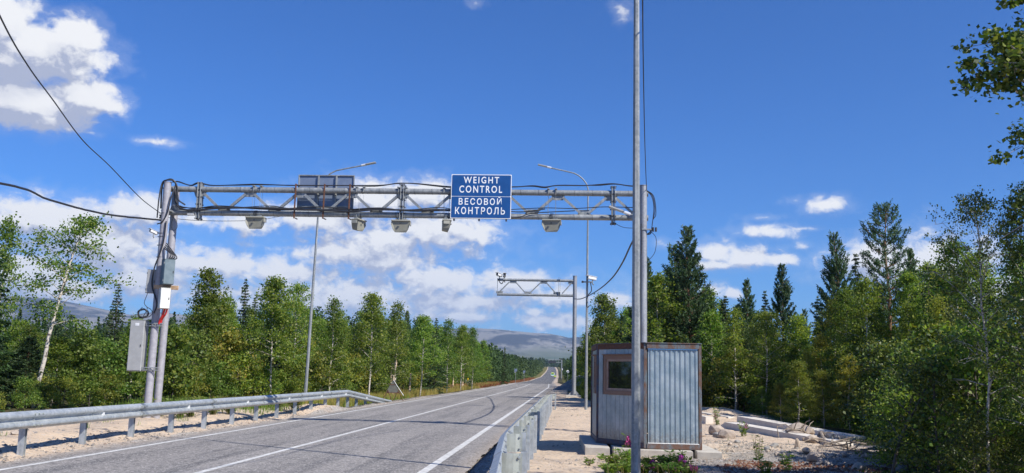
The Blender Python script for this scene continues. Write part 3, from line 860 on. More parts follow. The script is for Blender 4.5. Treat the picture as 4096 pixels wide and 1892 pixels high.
for j in range(4):
    cable('cable', ['thick black cable', 'second black cable', 'third black cable', 'topmost black cable'][j] + ' of the bundle lying on the gantry lower tube',
          [p_ + Vector((0, .03 * (j - 1.5), (.02 + .025 * (i % 3 == j % 3)) * (j * .6 + math.sin(i * 1.3 + j * 2)))) for i, p_ in enumerate(lp_[:13 + 2 * j + (1 if j == 3 else 0)])], (.026, .018, .016, .012)[j], seed=5 + j, group='cables on the lower tube')
cable('cable', 'black cable sagging below the lower tube right of the blue sign', [at(2040, 872, GY - .14), at(2080, 868, GY - .16), at(2110, 857, GY - .13), at(2150, 851, GY - .11), at(2300, 843, GY - .1)], .014)
for j in range(22):                           # cable ties round the chords
    pass
tie = MB()
for j in range(26):
    x_ = -11.3 + j * .52
    if abs(x_ + 7.2) < .1: continue
    for z_ in (ZU, ZL):
        ring = [(x_ + .004 * k_, GY + math.cos(a_) * (CR + .004), z_ + math.sin(a_) * (CR + .004)) for k_, a_ in enumerate([2 * math.pi * i / 14 for i in range(15)])]
        tie.tube(ring, .004, 4)
tie.build('cable_ties', M['dark'], g)['kind'] = 'stuff'

# ---- things on the left posts
PX, PY = -11.88, GY - .28
def cabinet(name, label, cat, c, size, rz, mt, door=True, lean=0.0):
    e = thing(name, label, cat, (c[0], c[1], c[2] - size[2] / 2))
    e.rotation_euler = (0, lean, rz)
    h = size[2]
    MB().bbox((0, 0, h / 2), size, .012).build('body', M[mt], e, local=Z0)
    MB().bbox((0, -size[1] / 2 - .006, h / 2), (size[0] * .93, .012, h * .96), .004).build('door', M[mt], e, local=Z0)
    MB().bbox((0, 0, h + .006), (size[0] * 1.03, size[1] * 1.03, .012), .003).build('lid', M[mt], e, local=Z0)
    lk = MB(); lk.bbox((size[0] * .36, -size[1] / 2 - .02, h * .5), (.02, .02, .07), .004); lk.build('lock', M['dark'], e, local=Z0)
    for zz_ in (.15, .85):
        MB().tube([(-size[0] / 2 - .004, -size[1] / 2 + .01, h * zz_ - .03), (-size[0] / 2 - .004, -size[1] / 2 + .01, h * zz_ + .03)], .008, 6).build('hinge', M['galv'], e, local=Z0)
    return e
big = cabinet('control_cabinet', 'tall grey metal cabinet clamped to the left gantry posts', 'cabinet', (-12.32, PY - .02, 2.17), (.40, .36, 1.45), .10, 'cabinet', lean=0.0)
MB().bbox((-.0, -.196, 1.33), (.11, .006, .08), .002).build('label_plate', M['alu'], big, local=Z0)
gb = cabinet('junction_box', 'slate grey steel box high on the left gantry posts', 'electric box', (-11.50, PY - .28, 4.28), (.30, .36, .72), R(38), 'cabinet_blue')
MB().bbox((-.06, -.188, .67), (.07, .008, .035), .002).build('warning_sticker', mat('orange_sticker', (.75, .22, .03)), gb, local=Z0)
cabinet('junction_box', 'white steel box directly under the slate grey box', 'electric box', (-11.55, PY - .26, 3.52), (.27, .30, .58), R(36), 'cabinet_white')
lb = cabinet('junction_box', 'pale flat box hanging behind the left side of the gantry posts', 'electric box', (-12.10, PY + .02, 4.03), (.27, .12, .68), R(6), 'cabinet', lean=.03)
bd = MB().bbox((0, 0, 0), (.78, .04, .12), .006).build('wooden_board', M['wood'], None); bd.location = (-11.58, PY - .13, 3.86); bd.rotation_euler = (0, .04, -.12)
tag(bd, 'raw timber board between the slate grey box and the white box', 'board')
br = thing('clamp_bracket', 'steel clamp holding the top of the tall grey cabinet', 'bracket', (-11.9, PY - .1, 2.78))
br2 = thing('clamp_bracket', 'steel clamp holding the bottom of the tall grey cabinet', 'bracket', (-11.9, PY - .1, 1.52))
for b_ in (br, br2):
    for dz in (-.035, .035):
        MB().bbox((.0, -.03, dz), (.62, .02, .03), .004).build('strap', M['galv'], b_, local=Z0)
    for dx in (-.16, .02, .17): MB().tube([(dx, -.07, 0), (dx, .04, 0)], .012, 6).build('bolt', M['galv'], b_, local=Z0)
cable('hose', 'bright red hose bent between the white box and the rear left post', [(-11.52, PY - .22, 3.24), (-11.58, PY - .2, 3.05), (-11.68, PY - .14, 2.9), (-11.70, PY - .12, 2.8)], .032, 'hose', 8, 'red')
cable('hose', 'second red hose beside the bright red hose under the white box', [(-11.46, PY - .2, 3.24), (-11.50, PY - .2, 3.08), (-11.62, PY - .12, 2.95), (-11.66, PY - .1, 2.83)], .026, 'hose', 8, 'red')
rr = random.Random(4)
for j in range(5):                           # loops of spare cable over the tall cabinet
    c0 = Vector((-12.22 + .08 * rr.random(), PY - .12, 3.08 + .06 * rr.random())); r_ = .12 + .1 * rr.random()
    cable('cable', 'coil of black cable lying on top of the tall grey cabinet', [c0 + Vector((math.cos(a_) * r_, .05 * math.sin(a_ * 2 + j), math.sin(a_) * r_ * .8)) for a_ in [i * .7 + j for i in range(9)]], .010 + .005 * (j % 2), group='coils on the tall cabinet', sp=4)
cable('cable', 'black cable running down the front left post from its top', [(-11.55, PY + .1, 6.6), (-11.62, PY - .02, 6.98), (-11.80, PY - .1, 7.03), (-11.98, PY - .06, 6.95), (-12.02, PY - .1, 6.5), (-12.03, PY - .1, 5.9)], .02)
cable('cable', 'thick black cable bundle bent over the left post top', [(-11.35, PY + .2, 6.35), (-11.52, PY + .05, 6.5), (-11.55, PY, 6.85), (-11.65, PY - .06, 7.04), (-11.82, PY - .06, 7.05), (-11.99, PY - .02, 6.9), (-12.0, PY + .02, 6.2)], .024)
cable('cable', 'black cable crossing the left posts down to the slate grey box', [(-12.02, PY - .08, 5.72), (-11.85, PY - .13, 5.78), (-11.72, PY - .13, 6.05), (-11.66, PY - .1, 6.5), (-11.6, PY, 6.9)], .02)
cable('cable', 'black cable between the two left posts above the slate grey box', [(-11.74, PY - .12, 5.8), (-11.76, PY - .14, 5.2), (-11.86, PY - .13, 4.8), (-11.98, PY - .12, 4.4), (-12.0, PY - .12, 3.9), (-11.8, PY - .16, 3.4), (-11.86, PY - .16, 3.1)], .022)
for j in range(4):
    cable('cable', 'black cable entering the top of the slate grey box', [(-11.74 + .02 * j, PY - .12, 5.0 + .05 * j), (-11.62 + .05 * j, PY - .18, 4.93), (-11.46 + .06 * j, PY - .24, 4.80 - .03 * j), (-11.52 + .03 * j, PY - .26, 4.64)], .018, group='cables into the slate grey box')
cable('cable', 'grey wire hanging below the pale flat box', [(-12.12, PY - .1, 3.7), (-12.2, PY - .1, 3.4), (-12.1, PY - .1, 3.25), (-12.2, PY - .1, 3.0)], .010)
cable('cable', 'thin black wire loop below the gantry at the left posts', [(-11.62, PY, 5.95), (-11.5, PY, 5.85), (-11.45, PY, 5.65), (-11.55, PY, 5.55), (-11.64, PY, 5.7), (-11.6, PY, 5.9)], .008)
for j, z_ in enumerate((5.45, 5.35, 5.1, 4.75, 6.05)):
    tag(MB().tube([(math.cos(a_) * .118, math.sin(a_) * .118, 0) for a_ in [2 * math.pi * i / 16 for i in range(17)]], .007, 5).build('pipe_band', M['dark']), 'thin band tied round the front left post', 'band', 'bands round the front left post').location = (PX, PY, z_)
def camera_thing(loc, label, rz, tilt=-.2, s=1.0):
    e = thing('traffic_camera', label, 'camera', loc); e.rotation_euler = (tilt, 0, rz); e.scale = (s, s, s)
    MB().bbox((0, 0, 0), (.14, .40, .13), .02).build('housing', M['alu'], e, local=Z0)
    MB().bbox((0, -.03, .078), (.17, .50, .018), .006).build('sun_shield', M['alu'], e, local=Z0)
    MB().box((0, -.205, 0), (.11, .012, .10)).build('lens_window', M['dark'], e, local=Z0)
    mb = MB(); mb.tube([(0, .05, -.06), (0, .05, -.2), (0, .12, -.26)], .025, 8); mb.build('mount', M['galv'], e, local=Z0)
    return e
camera_thing((-12.12, PY - .05, 5.48), 'small white camera on the outer side of the left gantry post', R(-35), -.3, .6)
# wires that come in from outside the picture
cable('overhead_cable', 'thick twisted black cable coming in from the left edge to the gantry post', [at(-1400, 560, 10), at(0, 734, 17.5), at(200, 800, 20.3), at(420, 856, 23), at(640, 880, PY)], .026, wob=.004, sp=14)
cable('overhead_cable', 'thin black cable curving down from the top left corner to the gantry post', [at(-260, -520, 8), at(0, 65, 11), at(110, 260, 13), at(212, 400, 15.5), at(330, 560, 18), at(440, 665, 20.5), at(560, 790, 23.3), at(640, 852, PY)], .012)
iso = thing('insulator', 'small dark insulator where the thin cable meets the left post', 'insulator', tuple(at(642, 868, PY - .05)))
for j in range(3): MB().tube([(-.03, 0, .05 - .07 * j), (.03, 0, .05 - .07 * j)], .028, 8).build('disc', M['dark'], iso, local=Z0)
MB().bbox((.05, .02, -.02), (.12, .02, .02), .003).build('bracket', M['galv'], iso, local=Z0)
cable('overhead_cable', 'thin black cable running behind the gantry from the left post to the road lamp', [at(640, 866, PY), at(760, 880, 28), at(900, 884, 31), at(1040, 880, 34), at(1120, 866, 36), at(1290, 846, 38.4)], .009)
cable('overhead_cable', 'thin black cable dropping from the top of the photo beside the light pole', [at(2566, -700, 9), at(2570, -60, 12), at(2573, 250, 16), at(2579, 560, 20.5), at(2586, 760, GY - .3)], .011)
cable('overhead_cable', 'thick black cable rising from the camera gantry to the big gantry right post', [at(2294, 1195, 61), at(2320, 1196, 55), at(2352, 1184, 48), at(2400, 1155, 42), at(2450, 1110, 36), at(2490, 1050, 31.5), at(2524, 978, 28.5), at(2575, 886, GY)], .028)
for j in range(3):
    cable('cable', 'loop of black cable hanging from the right post top', [(2.2, GY - .3, 6.9), (2.36 + .03 * j, GY - .34, 6.7), (2.42 + .03 * j, GY - .36, 6.4 - .1 * j), (2.39, GY - .36, 6.0), (2.34, GY - .36, 5.72 - .04 * j), (2.22, GY - .3, 5.6)], .011, group='loops at the right post')
cable('cable', 'thin wire loop below the fitting of the right post', [(2.3, GY - .36, 5.72), (2.48, GY - .36, 5.5), (2.45, GY - .36, 5.1), (2.27, GY - .36, 4.85)], .008)
cable('cable', 'black wire running down the right post', [(2.06, GY - .40, 5.9), (2.08, GY - .39, 5.4), (2.05, GY - .38, 4.6), (2.05, GY - .38, 2.0)], .010)
ft = thing('post_fitting', 'clamp with insulator on the right gantry post', 'fitting', (2.2, GY - .36, 5.74))
MB().bbox((0, 0, 0), (.30, .05, .04), .005).build('clamp', M['galv'], ft, local=Z0)
for j in range(2): MB().tube([(.2 + .08 * j, 0, -.06), (.2 + .08 * j, 0, .06)], .03, 8).build('insulator', M['dark'], ft, local=Z0)
cable('cable', 'thin wire from the right joint of the gantry to the post', [at(2452, 889, GY - .1), at(2490, 908, GY - .2), at(2530, 912, GY - .3), at(2560, 905, GY - .36)], .008)
# floodlight on the right part of the gantry
def lamp_head(parent, p, d, s=1.0, mt='alu'):
    """LED head: white neck, ribbed grey plate, lens below"""
    d = Vector(d).normalized(); side = Vector((0, 1, 0)); up = side.cross(d) * -1
    if up.z < 0: up = -up
    Mx = Matrix((d, side, d.cross(side))).transposed()
    p = Vector(p)
    MB().bbox(p + d * .13 * s, (.26 * s, .17 * s, .085 * s), .02, Mx).build('neck', M['alu'], parent, local=Z0)
    bd_ = MB().bbox(p + d * .52 * s, (.56 * s, .24 * s, .045 * s), .012, Mx).build('lamp_body', M['cabinet'], parent, local=Z0)
    for j in range(5): MB().bbox(p + d * (.52 * s) + Vector((0, (-.09 + .045 * j) * s, .03 * s)), (.5 * s, .008, .03 * s), .002, Mx).build('cooling_rib', M['cabinet'], bd_, local=Z0)
    MB().box(p + d * .53 * s + Vector((0, 0, -.027 * s)), (.46 * s, .18 * s, .008), Mx).build('lens', M['lens'], bd_, local=Z0)
fl = thing('floodlight', 'flat lamp on the right end of the gantry beside the tall light pole', 'lamp', tuple(at(2522, 858, GY - .32)))
lamp_head(fl, (0, 0, 0), (-.93, 0, .33), .82)
MB().tube([(.02, 0, 0), (.35, .05, -.05)], .022, 8).build('arm', M['galv'], fl, local=Z0)
ll = thing('floodlight', 'little white lamp under the left end of the gantry', 'lamp', tuple(at(764, 858, GY - .1)))
MB().bbox((0, 0, 0), (.20, .12, .035), .01).build('lamp_body', M['alu'], ll, local=Z0)
MB().tube([(0, 0, .01), (0, .03, .08)], .012, 6).build('mount', M['galv'], ll, local=Z0)

# ================================================================== LAMP POLES
def lamp_pole(x, y, z0, h, sgn, label, lean=0.0, arm=1.0, r0=.076, k=.0038):
    e = thing('street_lamp', label, 'street lamp', (x, y, z0)); e.rotation_euler = (0, lean, 0)
    pts = [(0, 0, -.5)] + [(0, 0, h * i / 6) for i in range(7)]
    MB().tube(pts, [r0 - k * max(0, p_[2]) for p_ in pts], 8, phase=R(22.5)).build('pole', M['galv'], e, local=Z0)
    off = [(0, -.1), (.0, .1), (.08, .36), (.25, .59), (.45, .76), (.68, .88), (1.15, .99), (1.8, 1.13)]
    MB().tube([(sgn * a, 0, h + b) for a, b in off], .031, 10).build('arm', M['galv'], e, local=Z0)
    lamp_head(e, (sgn * 1.78, 0, h + 1.135), (sgn * .97, 0, .22), .84)
    MB().bbox((.0, -r0 * .92, .75), (.075, .012, .42), .004).build('service_door', M['galv'], e, local=Z0)
    return e
lamp_pole(1.06, 14.0, 0, 9.9, -1, 'tall octagonal steel lamp pole in the foreground in front of the metal booth')
lamp_pole(.93, 42.6, .02, 10.35, -1, 'curved arm street lamp behind the metal booth, with a white camera on it')
lamp_pole(-11.15, 38.6, .05, 9.45, 1, 'curved arm street lamp left of the road behind the guardrail', lean=R(.9))
camera_thing((1.14, 42.45, 6.16), 'white camera facing left on the right street lamp', R(-62), -.12, 1.15)
cb = thing('camera_bracket', 'cross bar and cable loop under the camera of the right street lamp', 'bracket', (.93, 42.5, 5.98))
MB().bbox((0, -.03, 0), (.46, .06, .06), .01).build('bar', M['galv'], cb, local=Z0)
MB().bbox((-.22, -.05, 0), (.1, .1, .1), .02).build('infrared_lamp', M['dark'], cb, local=Z0)
MB().tube(spline([(.15, -.05, 0), (.2, -.06, -.4), (.07, -.06, -.6), (-.03, -.08, -.9), (.02, -.08, -1.2), (.12, -.06, -1.1)], 6), .022, 6).build('wire', M['black'], cb, local=Z0)

# ================================================================== SMALL CAMERA GANTRY
cg = thing('camera_gantry', 'smaller steel truss gantry with two white cameras at its left end', 'gantry', (.52, 60.5, 0))
GY2 = 60.5
MB().tube([(.52, GY2, .3), (.5, GY2, 8.22)], .135, 20).build('post', M['galv_dark'], cg, smooth=True)
MB().tube([(.5, GY2, 8.22), (.5, GY2, 8.24)], .15, 20).build('cap_plate', M['galv_dark'], cg)
MB().bbox((.52, GY2, .22), (1.1, 1.0, .2), .02).build('footing', M['concrete'], cg)
for s_ in (-1, 1): MB().prism([(0, 0), (.28, 0), (0, .32)], 1, -.01, .01, org=(.52 + s_ * .12, GY2, .32), rot=Matrix(((s_, 0, 0), (0, 1, 0), (0, 0, 1)))).build('stiffener', M['galv_dark'], cg)
zu2, zl2 = 7.90, 6.90
MB().tube([(-4.7, GY2, zu2), (.4, GY2, zu2)], .088, 16).build('upper_chord', M['galv'], cg, smooth=True)
MB().tube([(-4.7, GY2, zl2), (.4, GY2, zl2)], .088, 16).build('lower_chord', M['galv'], cg, smooth=True)
def X2(zx): return at(1950 + zx / 5.724, 1150, GY2).x
for a, za, b, zb in ((260, 0, 500, 1), (640, 1, 870, 0), (970, 0, 1220, 1), (1340, 1, 1570, 0), (1710, 0, 1930, 1)):
    A = Vector((X2(a), GY2 - .04, (zl2 + .12, zu2 - .14)[za])); B_ = Vector((X2(b), GY2 - .04, (zl2 + .12, zu2 - .14)[zb])); d = B_ - A
    Mx = Matrix.Rotation(-math.atan2(d.z, d.x), 3, 'Y')
    MB().box((A + B_) / 2, (d.length, .05, .075), Mx).build('diagonal_brace', M['galv'], cg)
for zx, tp_ in ((585, 1), (1290, 1), (930, 0), (280, 0), (1590, 0), (1925, 1)):
    MB().bbox((X2(zx), GY2, zu2 - .15 if tp_ else zl2 + .15), (.46, .014, .16), .003).build('gusset_plate', M['galv'], cg)
for s_ in (-1, 1): MB().bbox((X2(1645) + s_ * .05, GY2, (zu2 + zl2) / 2), (.02, .3, 1.4), .004).build('flange_plate', M['galv'], cg)
MB().tube([(-4.72, GY2, zl2 - .1), (-4.72, GY2, zu2 + .1)], .015, 6).build('end_bar', M['galv'], cg)
camera_thing((X2(262), GY2 - .1, 8.2), 'left one of the two white cameras on the camera gantry', R(-25), -.1, 1.35)
camera_thing((X2(385), GY2 - .1, 8.18), 'right one of the two white cameras on the camera gantry', R(8), -.1, 1.35)
cable('cable', 'tangle of coloured wires below the two gantry cameras', [(X2(250), GY2 - .15, 7.95), (X2(280), GY2 - .16, 7.72), (X2(330), GY2 - .16, 7.62), (X2(380), GY2 - .16, 7.85), (X2(400), GY2 - .16, 7.7)], .03)

# ================================================================== GUARDRAILS
def wprof(zt, t=.004):
    z = zt - .31
    f_ = [(0, z), (.018, z + .012), (.078, z + .050), (.083, z + .075), (.078, z + .100), (.012, z + .138), (.008, z + .155), (.012, z + .172), (.078, z + .210), (.083, z + .235), (.078, z + .260), (.018, z + .298), (0, z + .31)]
    return f_ + [(x_ - t, z_ - (0 if 0 < i_ < 12 else 0)) for i_, (x_, z_) in reversed(list(enumerate(f_)))]
def beam(path, sgn, parent, base, over=0.0):
    """path: list of (x, y, ztop); sgn +1 humps toward +x"""
    mb = MB(); n = None; vs = []; fs = []
    for (x_, y_, zt) in path:
        p_ = wprof(zt); n = len(p_)
        vs += [(x_ + sgn * (a + over), y_, z_) for a, z_ in p_]
    for i in range(len(path) - 1):
        for j in range(n): fs.append((i * n + j, i * n + (j + 1) % n, (i + 1) * n + (j + 1) % n, (i + 1) * n + j))
    fs.append(tuple(range(n))); fs.append(tuple(range((len(path) - 1) * n, len(path) * n)))
    mb.add(vs, fs)
    return mb.build('rail_beam', M['galv_rail'], parent)
gl = thing('guardrail', 'long galvanised guardrail left of the road, its far end bent down to the ground', 'guardrail', (-9.6, 20, 0))
XL = -9.58
def ztl(y): return .76 if y < 39.7 else .76 - (y - 39.7) / 9.7 * .70
yy_ = -.48 ; cuts = [16.0 + 2.06 * k_ for k_ in range(-8, 17, 2)]
for a, b in zip(cuts[:-1], cuts[1:]):
    ys_ = [a, (a + b) / 2, b + .12] if b < 39 else [a, a + .15, 39.7, b + .1] if a < 39.7 else [a, b]
    if a >= 39.5: ys_ = [a, (a + b) / 2, b]
    beam([(XL, y_, ztl(y_)) for y_ in ys_], 1, gl, 0, over=0.0 if int(a) % 2 else .003)
beam([(XL, cuts[-1], ztl(cuts[-1])), (XL + .02, 49.6, ztl(49.4))], 1, gl, 0, .002)
for jy in cuts[1:-2]:
    if jy > 39: continue
    bo = MB()
    for dy in (-.07, .05, .17):
        for zz in (.055, .255):
            z_ = ztl(jy) - .31 + zz; bo.tube([(XL + .078, jy + dy, z_), (XL + .102, jy + dy, z_)], .014, 6)
    MB_ = bo.build('joint_bolts', M['galv_block'], gl)
def cpost(mb, x, y, z0, z1, w=.11, d=.06, t=.006, sg=1):
    poly = [(-w / 2, -d / 2), (w / 2, -d / 2), (w / 2, -d / 2 + t), (-w / 2 + t, -d / 2 + t), (-w / 2 + t, d / 2 - t), (w / 2, d / 2 - t), (w / 2, d / 2), (-w / 2, d / 2)]
    return mb.prism([(a * sg, b) for a, b in poly], 2, z0, z1, org=(x, y, 0))
py_l = [16.0 + 2.06 * k_ for k_ in range(-7, 12)] + [40.4, 42.1, 44.0, 46.0]
for y_ in py_l:
    zt = ztl(y_) - .03; x_ = XL - .15
    zg = float(ground_z(x_, y_))
    po = MB(); cpost(po, x_, y_, zg - .25, zt - .05 + .02, .12, .07); po.build('post', M['galv_rail'], gl)
    MB().bbox((XL - .055, y_, zt - .12), (.09, .07, .2), .01).build('spacer', M['galv_rail'], gl)
    MB().tube([(XL + .01, y_, zt - .125), (XL + .03, y_, zt - .125)], .016, 6).build('bolt', M['galv_rail'], gl)
for y_ in (14.3, 18.42, 22.7, 27.0, 31.1, 35.3, 39.2, 43.4):
    z_ = ztl(y_) - .155
    MB().add([(XL + .012, y_, z_ - .045), (XL + .012, y_, z_ + .045), (XL + .085, y_ - .01, z_ + .03), (XL + .085, y_ - .01, z_ - .03), (XL + .012, y_ + .006, z_ - .045), (XL + .012, y_ + .006, z_ + .045), (XL + .085, y_ - .004, z_ + .03), (XL + .085, y_ - .004, z_ - .03)],
             [(0, 1, 2, 3), (4, 5, 6, 7), (0, 1, 5, 4), (1, 2, 6, 5), (2, 3, 7, 6), (3, 0, 4, 7)]).build('reflector', M['sign_white'], gl)

gr = thing('guardrail', 'galvanised guardrail right of the road, seen from its rear with spacers and posts', 'guardrail', (-.7, 20, 0))
def xr(y): return float(np.interp(y, [-2, 4, 7.7, 10.2, 13.2, 16, 42], [.2, -.36, -.58, -.71, -.865, -.89, -.90]))
pr = [2.9, 6.8, 10.2, 13.5, 15.5, 17.45, 19.4, 21.4, 23.3, 25.2, 27.1, 29.0, 31, 33, 35, 36.9, 38.8, 40.6]
c_ = [.5, 2.9, 6.8, 10.2, 13.5, 17.45, 21.4, 25.2, 29.0, 33, 36.9, 40.9]
for i_, (a, b) in enumerate(zip(c_[:-1], c_[1:])):
    m_ = 4
    beam([(xr(a + (b - a) * j / m_), a + (b + .1 - a) * j / m_, .755) for j in range(m_ + 1)], -1, gr, 0, .003 * (i_ % 2))
for i_, y_ in enumerate(pr + [42.6]):
    x_ = xr(y_); zt = .745
    zg = float(ground_z(x_ + .3, y_))
    if y_ > 42: x_ += .16
    po = MB(); cpost(po, x_ + .255, y_ + .045, zg - .2, zt + .01, .07, .11, .007, -1); po.build('post', M['galv_rail'], gr)
    # bent plate spacer, open towards the rear
    a = [(.0, -.0), (.05, -.006), (.13, -.006), (.165, .004), (.19, .012), (.225, .012), (.225, .017), (.185, .017), (.16, .010), (.13, .0), (.05, .0), (.006, .006), (.006, .10), (0, .10)]
    bl = MB().prism([(x_ + .012 + p_, y_ - .03 + q_) for p_, q_ in a], 2, zt - .265, zt - .005).build('spacer', M['galv_block'], gr)
    for dz in (.05, .215): MB().tube([(x_ + .205, y_ - .045, zt - dz), (x_ + .205, y_ - .015, zt - dz)], .014, 6).build('bolt', M['galv_rail'], bl)

# ================================================================== BOOTH AND ITS SLABS
def slab(px0, px1, name, label, z1=.2, dpt=3.6, t0=0.0):
    A = Vector((.40, 18.55, 0)); B = Vector((3.02, 18.06, 0)); L = B - A; n = Vector((-.02, 1, 0)).normalized()
    a = A + L * px0; b = A + L * px1
    e = MB(); q_ = [a - n * t0, b - n * t0, b + n * dpt, a + n * dpt]
    c = sum(q_, Vector()) / 4
    vs = [(p_.x - c.x, p_.y - c.y, z_) for z_ in (-.2, z1 - .015) for p_ in q_] + [((p_.x - c.x) * .985, (p_.y - c.y) * .993, z1) for p_ in q_]
    e.add(vs, [(0, 1, 2, 3), (0, 1, 5, 4), (1, 2, 6, 5), (2, 3, 7, 6), (3, 0, 4, 7), (4, 5, 9, 8), (5, 6, 10, 9), (6, 7, 11, 10), (7, 4, 8, 11), (8, 9, 10, 11)])
    o = e.build(name, M['concrete']); o.location = (c.x, c.y, 0)
    return tag(o, label, 'concrete slab')
slab(0, .185, 'concrete_slab', 'left corner slab under the booth, sticking out toward the road', t0=.0)
slab(.215, .795, 'concrete_slab', 'long middle slab in front under the booth', .195, t0=.01)
slab(.825, 1.0, 'concrete_slab', 'right end slab under the booth with stained corner', .20, 3.5, t0=.02)
bt = thing('guard_booth', 'zinc clad guard booth with a cut corner and brown wooden window', 'booth', (1.7, 19.8, .2))
bz0, bz1 = .205, 2.28
P1, P2, P3, P4, P0 = Vector((1.58, 18.40, 0)), Vector((2.69, 18.42, 0)), Vector((2.69, 21.6, 0)), Vector((.60, 21.55, 0)), Vector((.655, 19.72, 0))
def frame_of(a, b):
    u = (b - a).normalized(); n = Vector((u.y, -u.x, 0)); return u, n, (b - a).length
def fbox(a, b, u0, u1, z0, z1, d0, d1, nm, mt, par=None, bev=.004):
    u, n, L = frame_of(a, b)
    Mx = Matrix((u, n, Vector((0, 0, 1)))).transposed()
    c = a + u * (u0 + u1) / 2 + n * (d0 + d1) / 2 + Vector((0, 0, (z0 + z1) / 2))
    return MB().bbox(c, (u1 - u0, abs(d1 - d0), z1 - z0), bev, Mx).build(nm, M[mt], par or bt)
# corner posts, sills, top rails
def frame_post(p_, mt, s=.085): MB().bbox((p_.x, p_.y, (bz0 + bz1) / 2), (s, s, bz1 - bz0), .006, rotz(.3 if mt == 'frame_blue' else 0)).build('corner_post', M[mt], bt)
pc = lambda p_, c_=Vector((1.65, 20.2, 0)), d_=.04: p_ + (c_ - p_).normalized() * d_
frame_post(pc(P1), 'rustblue', .062); frame_post(pc(P2), 'rustblue', .06); frame_post(pc(P0), 'frame_blue', .07); frame_post(pc(P3), 'rustblue'); frame_post(pc(P4), 'rustblue')
for a, b, m1, m2 in ((P1, P2, 'rustblue', 'rustblue'), (P0, P1, 'rust', 'frame_blue'), (P4, P0, 'rust', 'frame_blue'), (P2, P3, 'rustblue', 'rustblue'), (P3, P4, 'rustblue', 'rustblue')):
    L = (b - a).length
    fbox(a, b, .03, L - .03, bz1 - .105, bz1, -.06, .012, 'top_rail', m1)
    fbox(a, b, .03, L - .03, bz0, bz0 + .10, -.06, .006, 'bottom_rail', m2)
ctr = (P0 + P1 + P2 + P3 + P4) / 5
rf = [p_ + (p_ - ctr).normalized() * .03 for p_ in (P0, P1, P2, P3, P4)]
MB().add([(p_.x, p_.y, z_) for z_ in (bz1 + .001, bz1 + .018) for p_ in rf], [tuple(range(5)), tuple(range(5, 10))] + [(i, (i + 1) % 5, 5 + (i + 1) % 5, 5 + i) for i in range(5)]).build('roof', M['rustblue'], bt)
inn = [p_ + (ctr - p_).normalized() * .12 for p_ in (P0, P1, P2, P3, P4)]
# floor inside, so that the window looks into a dark room
MB().add([(p_.x, p_.y, z_) for z_ in (bz0 + .02, bz0 + .06) for p_ in inn], [tuple(range(5)), tuple(range(5, 10))] + [(i, (i + 1) % 5, 5 + (i + 1) % 5, 5 + i) for i in range(5)]).build('floor', M['fwood'], bt)
def corrug(a, b, nr, nm='corrugated_sheet', mt='zinc', z0=bz0 + .115, z1=bz1 - .125, m0=.055):
    u, n, L = frame_of(a, b); w0, w1 = m0, L - m0; P_ = (w1 - w0) / nr; pts = []
    for i in range(nr):
        x_ = w0 + i * P_
        pts += [(x_, 0), (x_ + P_ * .40, 0), (x_ + P_ * .50, .017), (x_ + P_ * .90, .017)]
    pts.append((w1, 0))
    vs = []; k_ = len(pts)
    for z_ in (z0, z1):
        for d_ in (0, -.004):
            vs += [tuple(a + u * x_ + n * (-.028 + y_ + d_) + Vector((0, 0, z_))) for x_, y_ in pts]
    fs = []
    for i in range(k_ - 1):
        fs += [(i, i + 1, 2 * k_ + i + 1, 2 * k_ + i), (k_ + i, 3 * k_ + i, 3 * k_ + i + 1, k_ + i + 1), (i, k_ + i, k_ + i + 1, i + 1), (2 * k_ + i, 2 * k_ + i + 1, 3 * k_ + i + 1, 3 * k_ + i)]
    return MB().add(vs, fs).build(nm, M[mt], bt)
corrug(P1, P2, 10); corrug(P2, P3, 26); corrug(P3, P4, 18)
M['trim_blue'] = mat('bright_blue_trim', (.09, .24, .50), .5)
fbox(P1, P2, .05, 1.04, bz1 - .123, bz1 - .107, -.03, .008, 'blue_trim', 'trim_blue')
fbox(P1, P2, .05, 1.06, bz0 + .102, bz0 + .114, -.03, .008, 'bottom_trim', 'sign_white')
def planks(a, b, w, wins, z0=bz0 + .103, z1=bz1 - .108):
    u, n, L = frame_of(a, b); x_ = .05; i = 0
    while x_ < L - .06:
        x2 = min(x_ + w, L - .05)
        spans = [(z0, z1)]
        for (wa, wb, za, zb) in wins:
            if x2 > wa + .01 and x_ < wb - .01: spans = [(z0, za), (zb, z1)]
        for (a0, a1) in spans:
            fbox(a, b, x_ + .004, x2 - .004, a0, a1, -.03, -.012 + (.0012 if i % 2 else 0), 'siding_plank', 'zinc_plank', bev=.003)
        x_ = x2; i += 1
    if not wins: return
    fbox(a, b, .05, L - .05, z0, wins[0][2], -.04, -.031, 'backing_sheet', 'zinc_plank')
